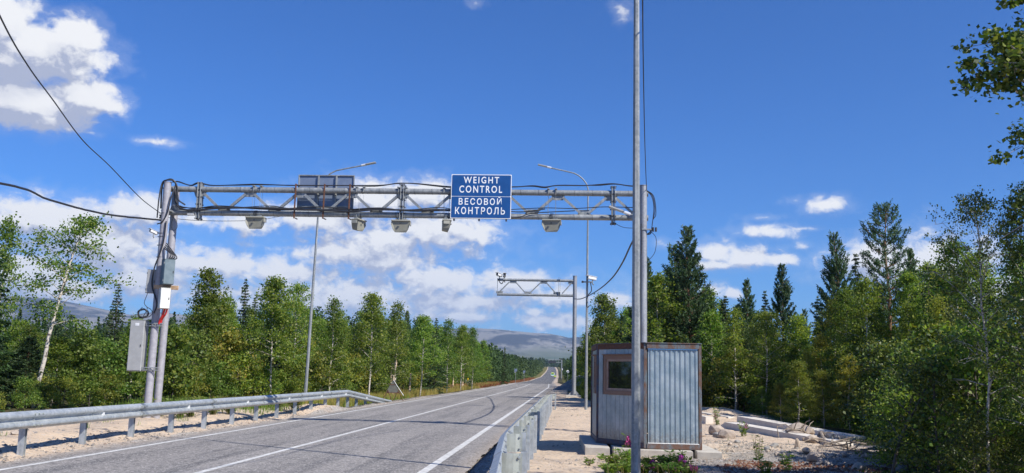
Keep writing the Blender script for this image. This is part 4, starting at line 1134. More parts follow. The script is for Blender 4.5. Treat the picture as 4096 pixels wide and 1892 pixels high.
def window(a, b, u0, u1, z0, z1, mt='fwood', mt2='fwood2'):
    t = .085
    o = fbox(a, b, u0, u1, z0, z0 + t, -.012, .016, 'window_surround', mt)
    fbox(a, b, u0, u1, z1 - t, z1, -.012, .016, 'window_surround', mt); fbox(a, b, u0, u0 + t, z0 + t, z1 - t, -.012, .0155, 'window_surround', mt)
    fbox(a, b, u1 - t, u1, z0 + t, z1 - t, -.012, .0155, 'window_surround', mt)
    fbox(a, b, u0 + .01, u1 - .01, z1 + .001, z1 + .018, -.012, .07, 'drip_board', mt)
    w = fbox(a, b, u0 + t, u1 - t, z0 + t, z0 + t + .05, -.05, .002, 'window_frame', mt2)
    fbox(a, b, u0 + t, u1 - t, z1 - t - .05, z1 - t, -.05, .002, 'window_frame', mt2)
    fbox(a, b, u0 + t, u0 + t + .05, z0 + t + .05, z1 - t - .05, -.05, .0015, 'window_frame', mt2)
    fbox(a, b, u1 - t - .05, u1 - t, z0 + t + .05, z1 - t - .05, -.05, .0015, 'window_frame', mt2)
    fbox(a, b, u0 + t + .05, u1 - t - .05, z0 + t + .05, z1 - t - .05, -.034, -.028, 'pane', 'glass', w, bev=.0005)
LB = (P1 - P0).length
# windows measured in the facets
def u_of(a, b, px, py):
    d = ray(px, py); u, n, L = frame_of(a, b); t_ = (a - Vector((0, 0, HZ))).dot(n) / d.dot(n)
    p_ = Vector((0, 0, HZ)) + d * t_; return (p_ - a).dot(u), p_.z
wl, wt1 = u_of(P0, P1, 2416, 1420); wr, wb = u_of(P0, P1, 2541, 1583)
planks(P0, P1, .145, [(wl, wr, wb, wt1)])
window(P0, P1, wl, wr, wb, wt1)
LA = (P0 - P4).length
planks(P4, P0, .16, [(.95, 1.65, wb, wt1)])
window(P4, P0, .95, 1.65, wb, wt1)

# ================================================================== CONCRETE PILES AND STONES
def pile(a, b, w, label, tip=.35, h=.3, name='concrete_pile', roll=0.0):
    a = Vector(a); b = Vector(b); d = (b - a); L = d.length; d.normalize(); s_ = Vector((-d.y, d.x, 0)).normalized(); up = s_.cross(d) * -1
    if up.z < 0: up = -up
    c = (a + b) / 2; hw, hh_ = w / 2, h / 2; rings = [(0, .35), (tip, 1), (L, 1)] if tip else [(0, 1), (L, 1)]
    vs = []
    for t_, k_ in rings:
        o = a + d * t_ - c
        for x_, z_ in ((-1, -1), (1, -1), (1, 1), (-1, 1)): vs.append(o + s_ * x_ * hw * k_ + up * z_ * hh_ * k_)
    fs = [(0, 1, 2, 3), tuple(range(len(vs) - 4, len(vs)))]
    for i in range(len(rings) - 1):
        for j in range(4): fs.append((4 * i + j, 4 * i + (j + 1) % 4, 4 * i + 4 + (j + 1) % 4, 4 * i + 4 + j))
    o = MB().add(vs, fs).build(name, M['concrete2']); o.location = c
    return tag(o, label, 'concrete pile')
def gp(px, py, Y, dz=0): v = at(px, py, Y); return (v.x, v.y, v.z + dz)
pile(gp(2942, 1646, 40.5), gp(2650, 1643, 41.5), .3, 'concrete pile lying highest behind the booth with its pointed tip to the right', .5, .34)
pile(gp(2927, 1682, 34.5), gp(2700, 1643, 39.5), .28, 'concrete pile ending just right of the booth, behind the two long ones', 0, .26)
pile(gp(2838, 1683, 31.8), gp(2700, 1660, 34.5), .28, 'short visible end of a concrete pile at the right wall of the booth', 0, .26)
pile(gp(2893, 1709, 29.2), gp(3380, 1800, 22.8), .46, 'long front concrete pile with its pointed tip toward the booth', .6, .40)
pile(gp(2968, 1688, 32.5), gp(3430, 1778, 25.0), .50, 'long rear concrete pile running toward the trees on the right', .15, .42)
def rock(c, r, label, seed, mt='rock', name='rock', cat='rock', sq=(1, 1, .75), group=None):
    rs_ = np.random.RandomState(seed); import bmesh
    bm = bmesh.new(); bmesh.ops.create_icosphere(bm, subdivisions=2, radius=1)
    pl_ = [(Vector(rs_.normal(size=3)).normalized(), .55 + .35 * rs_.rand()) for _ in range(9)]
    for v in bm.verts:
        for n_, d_ in pl_:
            k_ = v.co.dot(n_) - d_
            if k_ > 0: v.co -= n_ * k_
        v.co = Vector((v.co.x * sq[0], v.co.y * sq[1], v.co.z * sq[2])) * r
    me = bpy.data.meshes.new(name); bm.to_mesh(me); bm.free(); me.materials.append(M[mt])
    o = bpy.data.objects.new(name, me); COL.objects.link(o); o.location = c; o.rotation_euler.z = rs_.rand() * 6
    return tag(o, label, cat, group)
def gpt(px, py, dz=0.0):                      # where a pixel's ray meets the ground
    d = ray(px, py); t_ = -HZ / d.z; p_ = Vector((0, 0, HZ)) + d * t_
    for _ in range(12):
        z_ = float(ground_z(p_.x, p_.y)); t_ = (z_ - HZ) / d.z; p_ = Vector((0, 0, HZ)) + d * t_
    return Vector((p_.x, p_.y, p_.z + dz))
for i, (px, py, r, lab, mt) in enumerate([
    (2860, 1735, .26, 'tilted pale slab of rock right of the booth', 'rock'), (2902, 1752, .24, 'rounded beige boulder in front of the tilted slab of rock', 'rock'),
    (2866, 1748, .13, 'small grey stone squeezed left of the rounded beige boulder', 'rock2'), (2812, 1748, .08, 'white stone by the right wall of the booth', 'rock'),
    (2951, 1773, .09, 'lone grey stone on the sand right of the rounded boulder', 'rock2'), (3050, 1735, .14, 'flat grey stone leaning on the long front pile', 'rock2'),
    (3200, 1752, .42, 'big pale boulder lying on the far end of the long front pile', 'rock'), (3255, 1772, .22, 'pale stone below the dead branch', 'rock'),
    (3187, 1795, .17, 'upright pointed pale stone on the slope', 'rock'), (3040, 1790, .10, 'pinkish stone in the middle of the stony bank', 'rock'),
    (3098, 1788, .10, 'grey stone half buried in the stony bank', 'rock2'), (3225, 1812, .12, 'white stone low on the stony bank', 'rock'),
    (3262, 1850, .22, 'broken pale rock near the bottom of the stony bank', 'rock'), (3300, 1862, .16, 'split pale rock right of the broken pale rock', 'rock'),
    (3155, 1828, .09, 'small round stone above the gravel', 'rock'), (3435, 1880, .14, 'white rock in the grass at the lower right', 'rock'),
    (2850, 1795, .15, 'whitish stone lying at the right corner slab', 'rock'), (3340, 1760, .14, 'grey stone among the dead branches', 'rock2'),
    (3600, 1885, .12, 'grey rock in the shade at the bottom right', 'rock2'), (2935, 1700, .1, 'stone between the two long piles', 'rock')]):
    p_ = gpt(px, py); rock(p_ + Vector((0, 0, r * .3)), r, lab, i + 5, mt, sq=(1.15, .9, .72) if i != 8 else (.5, .5, 1.3))
rsr = np.random.RandomState(8)
for i in range(44):                           # loose stones on the bank
    px = 2830 + 560 * rsr.rand(); py = 1762 + (px - 2830) * .09 + rsr.rand() * 60
    p_ = gpt(px, min(py, 1888)); r = .035 + .06 * rsr.rand() ** 2
    rock(p_ + Vector((0, 0, r * .3)), r, 'loose stone on the stony bank right of the booth', 60 + i, ('rock', 'rock2')[i % 2], 'stone', 'stone', group='loose stones on the bank')
for i, (px, py) in enumerate([(505, 1742), (420, 1758), (1260, 1668), (988, 1676), (1430, 1612), (1415, 1606), (1560, 1607), (60, 1740), (180, 1700), (640, 1710)]):
    p_ = gpt(px, py); r = .07 + .05 * rsr.rand()
    rock(p_ + Vector((0, 0, r * .3)), r, 'pale stone on the sand behind the left guardrail', 160 + i, 'rock', 'stone', 'stone', group='stones by the left guardrail')
# dead branches
def branch(label, pts, r0, r1, twigs=4, seed=0, mt='deadwood'):
    P_ = spline(pts, 5); c = P_[0].copy(); rs_ = random.Random(seed); mb = MB(); n = len(P_)
    mb.tube([p_ - c for p_ in P_], [r0 + (r1 - r0) * i / (n - 1) for i in range(n)], 7)
    for j in range(twigs):
        i = rs_.randrange(n // 4, n - 1); p_ = P_[i] - c; d = Vector((rs_.uniform(-1, 1), rs_.uniform(-.6, .6), rs_.uniform(-.1, .9))).normalized()
        L = rs_.uniform(.2, .6)
        mb.tube([p_, p_ + d * L * .6, p_ + d * L + Vector((0, 0, -.1))], [r1 * 1.3, r1, r1 * .5], 5)
    o = mb.build('dead_branch', M[mt], None, smooth=True); o.location = c
    return tag(o, label, 'dead branch')
branch('grey dead branch arching over the end of the piles', [at(3210, 1758, 24), at(3265, 1755, 24), at(3285, 1728, 24), at(3320, 1755, 23.6), at(3370, 1765, 23.5)], .05, .02, 5, 1)
branch('forked dead branch leaning from the arching one down the bank', [at(3284, 1730, 23.9), at(3300, 1765, 23.2), at(3320, 1800, 22.4), at(3325, 1825, 22)], .045, .02, 4, 2)
branch('curly roots tangled on the long front pile', [at(3130, 1742, 25.5), at(3160, 1722, 25), at(3200, 1722, 25), at(3240, 1738, 25)], .03, .012, 9, 3)
branch('crooked bare stem leaning in the trees at the lower right', [at(3570, 1895, 15), at(3600, 1760, 15), at(3660, 1640, 15), at(3720, 1530, 15), at(3790, 1490, 15)], .028, .010, 4, 4, 'dark_bark')
branch('pale dead stick lying low among the bank twigs', [at(3280, 1826, 20.5), at(3350, 1815, 21), at(3440, 1822, 21)], .025, .01, 6, 5)
branch('thin dry stem standing on the long front pile', [at(3118, 1765, 25), at(3112, 1735, 25), at(3108, 1700, 25)], .018, .008, 2, 6)
for j in range(26):
    px = 3300 + 320 * rr.random(); Y = 22.5 - (px - 3300) * .018; p_ = at(px, 1765 + (px - 3300) * .16 + 45 * rr.random(), Y)
    d = Vector((rr.uniform(-1, 1), rr.uniform(-.5, .5), rr.uniform(-.1, .25))) * .55
    o = MB().tube([-d, Vector((0, 0, rr.uniform(-.05, .08))), d * .8], [.016, .02, .007], 5).build('dead_twig', M['deadwood'], None); o.location = (p_.x, p_.y, float(ground_z(p_.x, p_.y)) + .06 + .12 * rr.random())
    tag(o, 'dead twig in the %s part of the brush pile on the right bank' % ('left' if px < 3460 else 'right'), 'twig', 'twigs in the brush pile')

# ================================================================== THINGS ALONG THE ROAD
ws = thing('warning_sign', 'triangular warning sign seen from behind on a rusty frame past the left guardrail', 'road sign', (-9.75, 51.4, float(ground_z(-9.75, 51.4))))
tri = [(-.50, .62), (.42, .42), (.02, 1.22)]
MB().prism([(-.40, .44), (.36, .42), (.30, .52), (-.02, 1.12), (-.10, 1.12), (-.42, .52)], 1, 0, .015).build('panel', mat('sign_rear_plate', (.15, .15, .13), .6, .1, (.11, .11, .10), 9), ws, local=Z0)
MB().tube([(-.03, -.02, 1.14), (.20, -.02, .80), (.56, -.03, .30)], .014, 6).build('rim', M['sign_white'], ws, local=Z0)
MB().box((-.08, -.012, .90), (.36, .012, .03)).build('cross_bar', M['rust'], ws, local=Z0)
MB().box((.0, -.012, .44), (.86, .02, .035)).build('cross_bar', M['rust'], ws, local=Z0)
for a, b in (((-.36, .55), (-.62, -.02)), ((-.34, .6), (-.08, -.02)), ((.30, .62), (-.04, -.02)), ((.28, .5), (.55, -.02))):
    MB().tube([(a[0], -.02, a[1]), (b[0], -.10 if b[0] < 0 else .1, b[1])], .02, 6).build('leg', M['rust'], ws, local=Z0)
ws.rotation_euler.z = .1
def stump(px_b, py_b, px_t, py_t, Y, r, label):
    a = at(px_b, py_b, Y); b = at(px_t, py_t, Y); a.z = float(ground_z(a.x, Y)) - .1; h = b.z - a.z
    e = thing('broken_tree', label, 'tree stump', tuple(a)); D = b - a
    MB().tube([(0, 0, 0), (D.x * .2, 0, h * .33), (D.x * .45, .02, h * .66), (D.x * .9, 0, h * .93), (D.x, 0, h)], [r, r * .85, r * .75, r * .7, r * .1], 8).build('trunk', M['brokenwood'], e, local=Z0, smooth=True)
    MB().tube([(D.x * .95, 0, h * .9), (D.x * 1.0, 0, h * 1.04)], [r * .5, .004], 5).build('splinter', M['rust'], e, local=Z0)
stump(1570, 1566, 1585, 1438, 64, .13, 'tall broken white trunk behind the warning sign')
stump(1561, 1560, 1568, 1460, 66, .07, 'thin broken birch stem left of the tall broken trunk')
stump(1637, 1570, 1643, 1490, 68, .10, 'snapped pale trunk right of the warning sign')
stump(1811, 1538, 1815, 1491, 100, .10, 'thin snapped trunk left of the brush heap')
stump(1849, 1542, 1857, 1478, 104, .12, 'leaning snapped trunk beside the yellow topped marker post')
dl = thing('marker_post', 'white roadside marker post with a yellow top', 'marker post', (-12.2, 113, float(ground_z(-12.2, 113))))
MB().bbox((0, 0, .38), (.12, .05, .95), .01).build('post', M['sign_white'], dl, local=Z0)
MB().bbox((0, 0, 1.02), (.17, .06, .36), .01).build('yellow_top', mat('yellow_plastic', (.80, .50, .01)), dl, local=Z0)
MB().box((0, -.03, .72), (.125, .012, .14)).build('dark_band', M['dark'], dl, local=Z0); MB().box((.0, -.03, .5), (.06, .012, .10)).build('red_reflector', M['red'], dl, local=Z0)
def back_sign(px, pyb, pyt, Y, label, w=.75):
    a = at(px, pyb, Y); z0 = float(ground_z(a.x, Y)); h = at(px, pyt, Y).z - z0
    e = thing('road_sign', label, 'road sign', (a.x, Y, z0))
    MB().tube([(0, 0, -.2), (0, 0, h)], .045, 8).build('post', M['galv'], e, local=Z0)
    MB().bbox((0, -.06, h - w / 2), (w, .02, w), .005).build('plate', M['sign_back'], e, local=Z0)
    MB().bbox((-w * .25, -.06, h - w * 1.25), (w * .5, .02, w * .35), .005).build('small_plate', M['galv'], e, local=Z0)
back_sign(2062, 1522, 1475, 200, 'nearer one of two grey backed signs left of the far road', .62)
back_sign(2096, 1522, 1482, 232, 'farther one of two grey backed signs left of the far road', .55)
rs_ = thing('road_sign', 'round white sign above the gravel heap right of the far road', 'road sign', tuple(at(2271, 1500, 200))); 
MB().tube([(0, 0, -2), (0, 0, .75)], .04, 8).build('post', M['galv'], rs_, local=Z0)
MB().tube([(0, -.05, .75), (0, -.07, .75)], .30, 20).build('plate', M['sign_white'], rs_, local=Z0)
MB().tube([(0, -.075, .75), (0, -.08, .75)], .12, 4).build('symbol', M['cabinet'], rs_, local=Z0)
# gravel heap
hp_x, hp_y = 2.3, 104
gx, gy = np.meshgrid(np.linspace(-5.5, 5.5, 70), np.linspace(-7, 7, 60))
rad = np.sqrt((gx / 4.6) ** 2 + (gy / 6) ** 2)
gzv = np.clip(2.75 * (1 - rad) , -.2, 2.2) + fbm(gx * 1.2, gy * 1.2) * .35 * (rad < 1) + fbm(gx * 5, gy * 5) * .1
gv = np.stack([gx.ravel(), gy.ravel(), gzv.ravel()], 1); nxg = gx.shape[1]
i = (np.arange(gx.shape[0] - 1)[:, None] * nxg + np.arange(nxg - 1)[None]).ravel()
o = link('gravel_heap', np_mesh('gravel_heap', gv, np.stack([i, i + 1, i + nxg + 1, i + nxg], 1), mat('heap_gravel', (.17, .155, .15), .95, 0, (.25, .235, .22), 2.5, bump=.8, bscale=9)), loc=(hp_x, hp_y, float(ground_z(hp_x, hp_y))))
tag(o, 'grey heap of gravel beside the far road on the right', 'gravel heap')
# brush heap
bh = MB()
for j in range(60):
    p_ = Vector((rr.gauss(0, .5), rr.gauss(0, .4), abs(rr.gauss(.15, .14)))); d = Vector((rr.uniform(-1, 1), rr.uniform(-1, 1), rr.uniform(-.3, .5))) * .4
    bh.tube([p_ - d, p_ + d], .02, 4)
o = bh.build('brush_heap', M['rust'] if False else mat('brown_twigs', (.17, .085, .05), .9)); p_ = at(1797, 1545, 90); o.location = (p_.x, 90, float(ground_z(p_.x, 90)))
tag(o, 'low heap of brown roots and twigs at the foot of the left tree wall', 'brush heap')
# far gantry
fg = thing('sign_gantry', 'distant gantry with a dark sign board over the end of the road', 'gantry', (-2.1, 400, 0)); zz0 = 1.0
MB().tube([(0, 0, -1.5), (0, 0, 8.4)], .25, 10).build('post', M['galv'], fg, local=Z0)
MB().tube([(0, 0, 8.3), (-5.9, 0, 8.2)], .16, 8).build('upper_chord', M['galv'], fg, local=Z0)
MB().tube([(0, 0, 7.1), (-5.9, 0, 7.0)], .13, 8).build('lower_chord', M['galv'], fg, local=Z0)
for x_ in (-1.3, -5.85): MB().bbox((x_, 0, 7.6), (.2, .2, 1.7), .02).build('flange_plate', M['galv'], fg, local=Z0)
MB().bbox((-4.1, -.25, 7.35), (3.3, .1, 1.0), .02).build('dark_board', M['dark'], fg, local=Z0)
MB().bbox((.3, -.2, 4.2), (.5, .3, .8), .03).build('box', M['alu'], fg, local=Z0)
# van and roller at the work site
yy0 = 520.0; vx = at(2211, 1486, yy0).x; vz = float(zr(yy0))
van = thing('van', 'white van with yellow green stripes standing on the far road', 'van', (vx, yy0, vz))
MB().prism([(-1.0, .45), (1.0, .45), (1.02, 1.2), (.88, 2.2), (.75, 2.35), (-.75, 2.35), (-.88, 2.2), (-1.02, 1.2)], 1, -2.4, 2.4, org=(0, 0, 0)).build('body', M['sign_white'], van, local=Z0)
hv = mat('hi_vis_yellow', (.62, .80, .04), .5); hg = mat('light_green', (.20, .62, .35), .5)
MB().box((0, -2.42, 2.1), (1.6, .04, .4)).build('yellow_stripe', hv, van, local=Z0)
MB().box((0, -2.42, 1.1), (1.9, .04, .35)).build('green_stripe', hg, van, local=Z0)
MB().box((0, -2.43, 1.62), (1.45, .04, .5)).build('windscreen', M['glass'], van, local=Z0)
for sx in (-.75, .75):
    for sy in (-1.6, 1.6): MB().tube([(sx - .12, sy, .35), (sx + .12, sy, .35)], .35, 14).build('wheel', M['dark'], van, local=Z0)
    MB().box((sx, -2.43, .75), (.3, .04, .2)).build('headlight', M['lens'], van, local=Z0)
rl = thing('plate_compactor', 'small yellow work machine beside the van on the far road', 'work machine', (at(2220, 1486, 512).x, 512, float(zr(512))))
MB().bbox((0, 0, .45), (1.1, 1.2, .5), .06).build('engine_cover', hv, rl, local=Z0); MB().bbox((0, 0, .12), (1.2, 1.3, .14), .03).build('base_plate', M['dark'], rl, local=Z0)
MB().tube([(-.4, .5, .6), (-.4, 1.2, 1.1), (.4, 1.2, 1.1), (.4, .5, .6)], .05, 6).build('handle', M['dark'], rl, local=Z0)

# thin smoke far away below the fell
sm = bpy.data.materials.new('thin_smoke'); sm.use_nodes = True
t = sm.node_tree; t.nodes.clear(); k = NT(t)
V = k.n('ShaderNodeTexCoord').outputs['Object']
dn = k.m('MULTIPLY', k.smooth(k.noise(V, .03, 4), .42, .7), .022)
pv = k.n('ShaderNodeVolumePrincipled', ins={'Density': dn}); pv.inputs['Color'].default_value = (.95, .95, .97, 1)
k.n('ShaderNodeOutputMaterial', ins={'Volume': pv.outputs[0]})
sp = [at(x_, y_, 2500) for x_, y_ in ((2249, 1432), (2246, 1420), (2240, 1404), (2233, 1385), (2222, 1368))]
o = MB().tube([p_ - sp[0] for p_ in sp], [2, 4, 7, 11, 16], 10).build('smoke', sm, None); o.location = sp[0]
tag(o, 'thin wisp of white smoke rising below the fell', 'smoke', kind='stuff')
# ================================================================== TREES
def leaf_quads(c, size, rs, aspect=.7, flat=0.0, direction=None, dspread=.5):
    n = len(c)
    if direction is None:
        a = rs.normal(size=(n, 3)); a[:, 2] *= (1 - flat * .7)
    else:
        a = direction + rs.normal(size=(n, 3)) * dspread
    a /= np.linalg.norm(a, axis=1)[:, None] + 1e-9
    b = rs.normal(size=(n, 3)); b[:, 2] *= (1 - flat)
    b -= a * (a * b).sum(1)[:, None]; b /= np.linalg.norm(b, axis=1)[:, None] + 1e-9
    s = (size * (.65 + .7 * rs.rand(n)))[:, None] * .5 if np.isscalar(size) else (size * (.65 + .7 * rs.rand(n)))[:, None] * .5
    v = np.stack([c - a * s, c - b * s * aspect + a * s * .15, c + a * s, c + b * s * aspect + a * s * .15], 1).reshape(-1, 3)
    return v, np.arange(4 * n).reshape(-1, 4)

def birch(seed, h, w, n, leaf, low=.12, lean=(0, 0), prof='edge', bark_='birch_bark', leafm='birch_leaf', tr=.011, sigma=.17, nb=None, extra=None):
    rs = np.random.RandomState(seed); mb = MB()
    K = 9
    off = np.cumsum(rs.normal(0, .022 * h / K * 2.2, (K, 2)), 0)
    tp = [Vector((off[i, 0] + lean[0] * h * (i / (K - 1)) ** 1.3, off[i, 1] + lean[1] * h * (i / (K - 1)) ** 1.3, h * i / (K - 1) * .985)) for i in range(K)]
    tp[0] = Vector((0, 0, -.3)); r0 = tr * h * .75
    mb.tube(tp, [r0 * (1 - i / (K - 1)) ** .8 + .006 for i in range(K)], 7)
    def trunk(t):
        x = t * (K - 1); i = min(int(x), K - 2); return tp[i].lerp(tp[i + 1], x - i)
    nb = nb or int(14 + h * 3.2); cen = []; wt_ = []
    for i in range(nb):
        t = low + (.97 - low) * ((i + rs.rand()) / nb) ** .95
        u = (t - low) / (1 - low)
        if prof == 'edge': L = w * (.72 + .35 * rs.rand()) * (max(0, 1 - u ** 1.7)) ** .75 * (.75 + .25 * min(1, u * 5)) + .12
        elif prof == 'cone': L = w * (.75 + .35 * rs.rand()) * (1 - u) ** .8 + .12
        else: L = w * (.55 + .6 * rs.rand()) * math.sin(math.pi * min(.97, .22 + .78 * u) ** 1.1) ** .8 + .15
        a = i * 2.4 + rs.normal(0, .4); e = .35 + .65 * u + rs.normal(0, .14)
        d = Vector((math.cos(a) * math.cos(e), math.sin(a) * math.cos(e), math.sin(e)))
        p0 = trunk(t); side = Vector((-math.sin(a), math.cos(a), 0)) * rs.normal(0, .12) * L
        pts = [p0, p0 + d * L * .5 + side * .5, p0 + d * L * .86 + side - Vector((0, 0, .06 * L)), p0 + d * L * 1.05 + side * 1.3 - Vector((0, 0, .22 * L))]
        mb.tube(pts, [.3 * r0 * (1 - t) + .008, .006 + .12 * r0 * (1 - t), .005, .003], 4, cap=False)
        for j in range(3 + int(L * 4)):
            s = .22 + .8 * rs.rand() ** .8
            x = s * 3; q_ = min(int(x), 2); c = pts[q_].lerp(pts[q_ + 1], min(1.1, x - q_))
            cen.append(tuple(c + Vector(rs.normal(0, .13 * L, 3) * (1, 1, .7)))); wt_.append(.6 + .5 * rs.rand())
            if rs.rand() < .75: mb.tube([pts[q_].lerp(pts[q_ + 1], min(1, x - q_)), cen[-1]], [.006, .003], 3, cap=False)
    for j in range(4): cen.append(tuple(tp[-1] + Vector((0, 0, -.12 * j)))); wt_.append(.5)
    cen = np.array(cen); wt_ = np.array(wt_); wt_ /= wt_.sum()
    idx = rs.choice(len(cen), n, p=wt_)
    sg = sigma * (.7 + .6 * rs.rand(len(cen)))
    c = cen[idx] + rs.normal(size=(n, 3)) * sg[idx][:, None] * (1, 1, .62)
    c[:, 2] = np.maximum(c[:, 2], .05)
    for pts_, q_, sg_ in (extra or []):          # boughs placed one by one
        P_ = spline(pts_, 6); m_ = len(P_)
        mb.tube(P_, [.022 - .019 * i / (m_ - 1) for i in range(m_)], 5, cap=False)
        A3 = np.array([tuple(p_) for p_ in P_]); t_ = (.25 + .75 * rs.rand(q_) ** .8) * (m_ - 1.001); i_ = t_.astype(int); fr_ = (t_ - i_)[:, None]
        c2 = A3[i_] * (1 - fr_) + A3[i_ + 1] * fr_ + rs.normal(size=(q_, 3)) * sg_ * (1, 1, .8); c = np.concatenate([c, c2])
        for _ in range(int(q_ / 14)):
            j_ = rs.randint(q_); mb.tube([tuple(A3[i_[j_]]), tuple(c2[j_])], [.004, .002], 3, cap=False)
    v, f = leaf_quads(c, leaf, rs, .72, .25)
    return mb, np_mesh('crown', v, f, M[leafm]), bark_

def spruce(seed, h, w, n, leaf, low=.04, leafm='spruce_leaf'):
    rs = np.random.RandomState(seed); mb = MB()
    mb.tube([(0, 0, -.3), (0, 0, h * .5), (0, 0, h)], [.011 * h, .007 * h, .008], 6)
    C = []; D = []
    nw = int(h * 6); lens = []
    br = []
    for i in range(nw):
        t = low + (1 - low) * (i + .5) / nw
        for j in range(6):
            L = w * (1 - t) ** .82 * (.7 + .45 * rs.rand()) + .07
            a = rs.rand() * 6.283; br.append((t, a, L)); lens.append(L)
    lens = np.array(lens); pr = lens / lens.sum(); idx = rs.choice(len(br), n, p=pr)
    B = np.array(br)
    t, a, L = B[idx, 0], B[idx, 1], B[idx, 2]
    s = rs.rand(n) ** .75
    droop = -.28 * s * L - .06 * L + .22 * L * s ** 3 + (t - .55) * .5 * L * s
    lat = rs.normal(size=n) * .16 * L * (1.15 - s) + rs.normal(size=n) * .03
    c = np.stack([np.cos(a) * s * L - np.sin(a) * lat, np.sin(a) * s * L + np.cos(a) * lat, t * h + droop - np.abs(rs.normal(size=n)) * .05], 1)
    d = np.stack([np.cos(a), np.sin(a), -.35 + 0 * a], 1)
    v, f = leaf_quads(c, leaf, rs, .38, .4, d, .45)
    for q_ in range(0, len(br), 3):
        t_, a_, L_ = br[q_]
        mb.tube([(0, 0, t_ * h), (math.cos(a_) * L_ * .8, math.sin(a_) * L_ * .8, t_ * h - .2 * L_ + (t_ - .55) * .4 * L_)], [.014, .005], 3, cap=False)
    return mb, np_mesh('crown', v, f, M[leafm]), 'dark_bark'

def pine(seed, h, w, n, leaf, low=.25, openness=1.0):
    rs = np.random.RandomState(seed); mb = MB()
    K = 6
    tp = [Vector((rs.normal(0, .02) * h * .3, rs.normal(0, .02) * h * .3, h * i / (K - 1))) for i in range(K)]; tp[0] = Vector((0, 0, -.3))
    mb.tube(tp, [.012 * h * (1 - i / (K - 1)) ** .8 + .008 for i in range(K)], 7)
    C = []; D = []; W = []
    z = low * h
    while z < h - .08:
        u = (z - low * h) / (h - low * h)
        x = z / h * (K - 1); i0 = min(int(x), K - 2); p0 = tp[i0].lerp(tp[i0 + 1], x - i0)
        for j in range((9 if openness > 1.3 else 6) if u < .8 else 5):
            a = j * 1.05 + rs.normal(0, .3) + z * 3; e = .22 + .55 * u + rs.normal(0, .1)
            L = w * (1 - u) ** .72 * (.65 + .5 * rs.rand()) + .16
            d = Vector((math.cos(a) * math.cos(e), math.sin(a) * math.cos(e), math.sin(e)))
            tip = p0 + d * L + Vector((0, 0, .22 * L))
            mid = p0 + d * L * .55
            mb.tube([p0, mid, tip], [.02 * (1 - u) + .008, .009, .005], 4, cap=False)
            m_ = max(3, int(L * 7 * openness))
            for q_ in range(m_):
                s = .35 + .65 * (q_ + rs.rand()) / m_
                base = (mid.lerp(tip, (s - .55) / .45) if s > .55 else p0.lerp(mid, s / .55))
                sd = Vector((-math.sin(a), math.cos(a), .1)) * rs.normal(0, .22) * L * (1.15 - s)
                C.append(tuple(base + sd)); dd_ = (d + sd.normalized() * .5 + Vector((0, 0, .7))).normalized(); D.append(tuple(dd_)); W.append(1)
        z += (.21 if openness > 1.3 else .27) + .12 * rs.rand() + .1 * (1 - u)
    C.append((tp[-1].x, tp[-1].y, h)); D.append((0, 0, 1)); W.append(1)
    C = np.array(C); D = np.array(D); idx = rs.randint(0, len(C), n)
    tt = (rs.rand(n) - .4) * .20
    c = C[idx] + D[idx] * tt[:, None] + rs.normal(size=(n, 3)) * .035
    v, f = leaf_quads(c, leaf, rs, .24, 0, D[idx], .75)
    return mb, np_mesh('crown', v, f, M['pine_leaf']), 'pine_bark'

PROTO = {}
def proto(key, res):
    mb, crown, bk = res
    me = bpy.data.meshes.new('trunk'); me.from_pydata(mb.v, [], mb.f)
    me.materials.append(M[bk]); me.polygons.foreach_set('use_smooth', [True] * len(me.polygons))
    PROTO[key] = (me, crown)
NAMES = {'b': 'birch_tree', 's': 'spruce_tree', 'p': 'pine_tree', 'u': 'shrub'}
def plant(key, x, y, s=1.0, rz=None, label=None, group=None, cat='tree', z=None, sz=None, tilt=(0, 0)):
    tr_, cr_ = PROTO[key]
    if z is None: z = float(ground_z(x, y))
    e = thing(NAMES[key[0]], label, cat, (x, y, z), group)
    e.rotation_euler = (tilt[0], tilt[1], random.random() * 6.28 if rz is None else rz)
    e.scale = (s, s, sz if sz else s)
    for nm, me in (('trunk' if key[0] != 'u' else 'stem', tr_), ('crown' if key[0] != 'u' else 'foliage', cr_)):
        o = bpy.data.objects.new(nm, me); o.parent = e; COL.objects.link(o)
    return e

# prototypes: mid distance (35-90 m)
for i in range(5): proto('bm%d' % i, birch(100 + i, 7.0, (1.55, 1.3, 1.75, 1.4, 1.6)[i], (7500, 7000, 8500, 5200, 6500)[i], (.12, .11, .13, .12, .115)[i], (.24, .06, .27, .12, .32)[i], prof=('edge', 'cone', 'edge', 'cone', 'round')[i], sigma=.2))
for i in range(3): proto('bf%d' % i, birch(200 + i, 7.0, 1.6, 2600, .22, .06, prof=('edge', 'cone', 'edge')[i], sigma=.24, nb=24))
for i in range(2): proto('sm%d' % i, spruce(300 + i, 7.0, 1.25 + .25 * i, 6500, .16))
for i in range(3): proto('pm%d' % i, pine(400 + i, 8.5, (1.6, 1.85, 1.4)[i], 19000, .19, (.14, .10, .10)[i], 1.5))
proto('pn0', pine(420, 8.0, 1.9, 13000, .13, .30, 1.25))
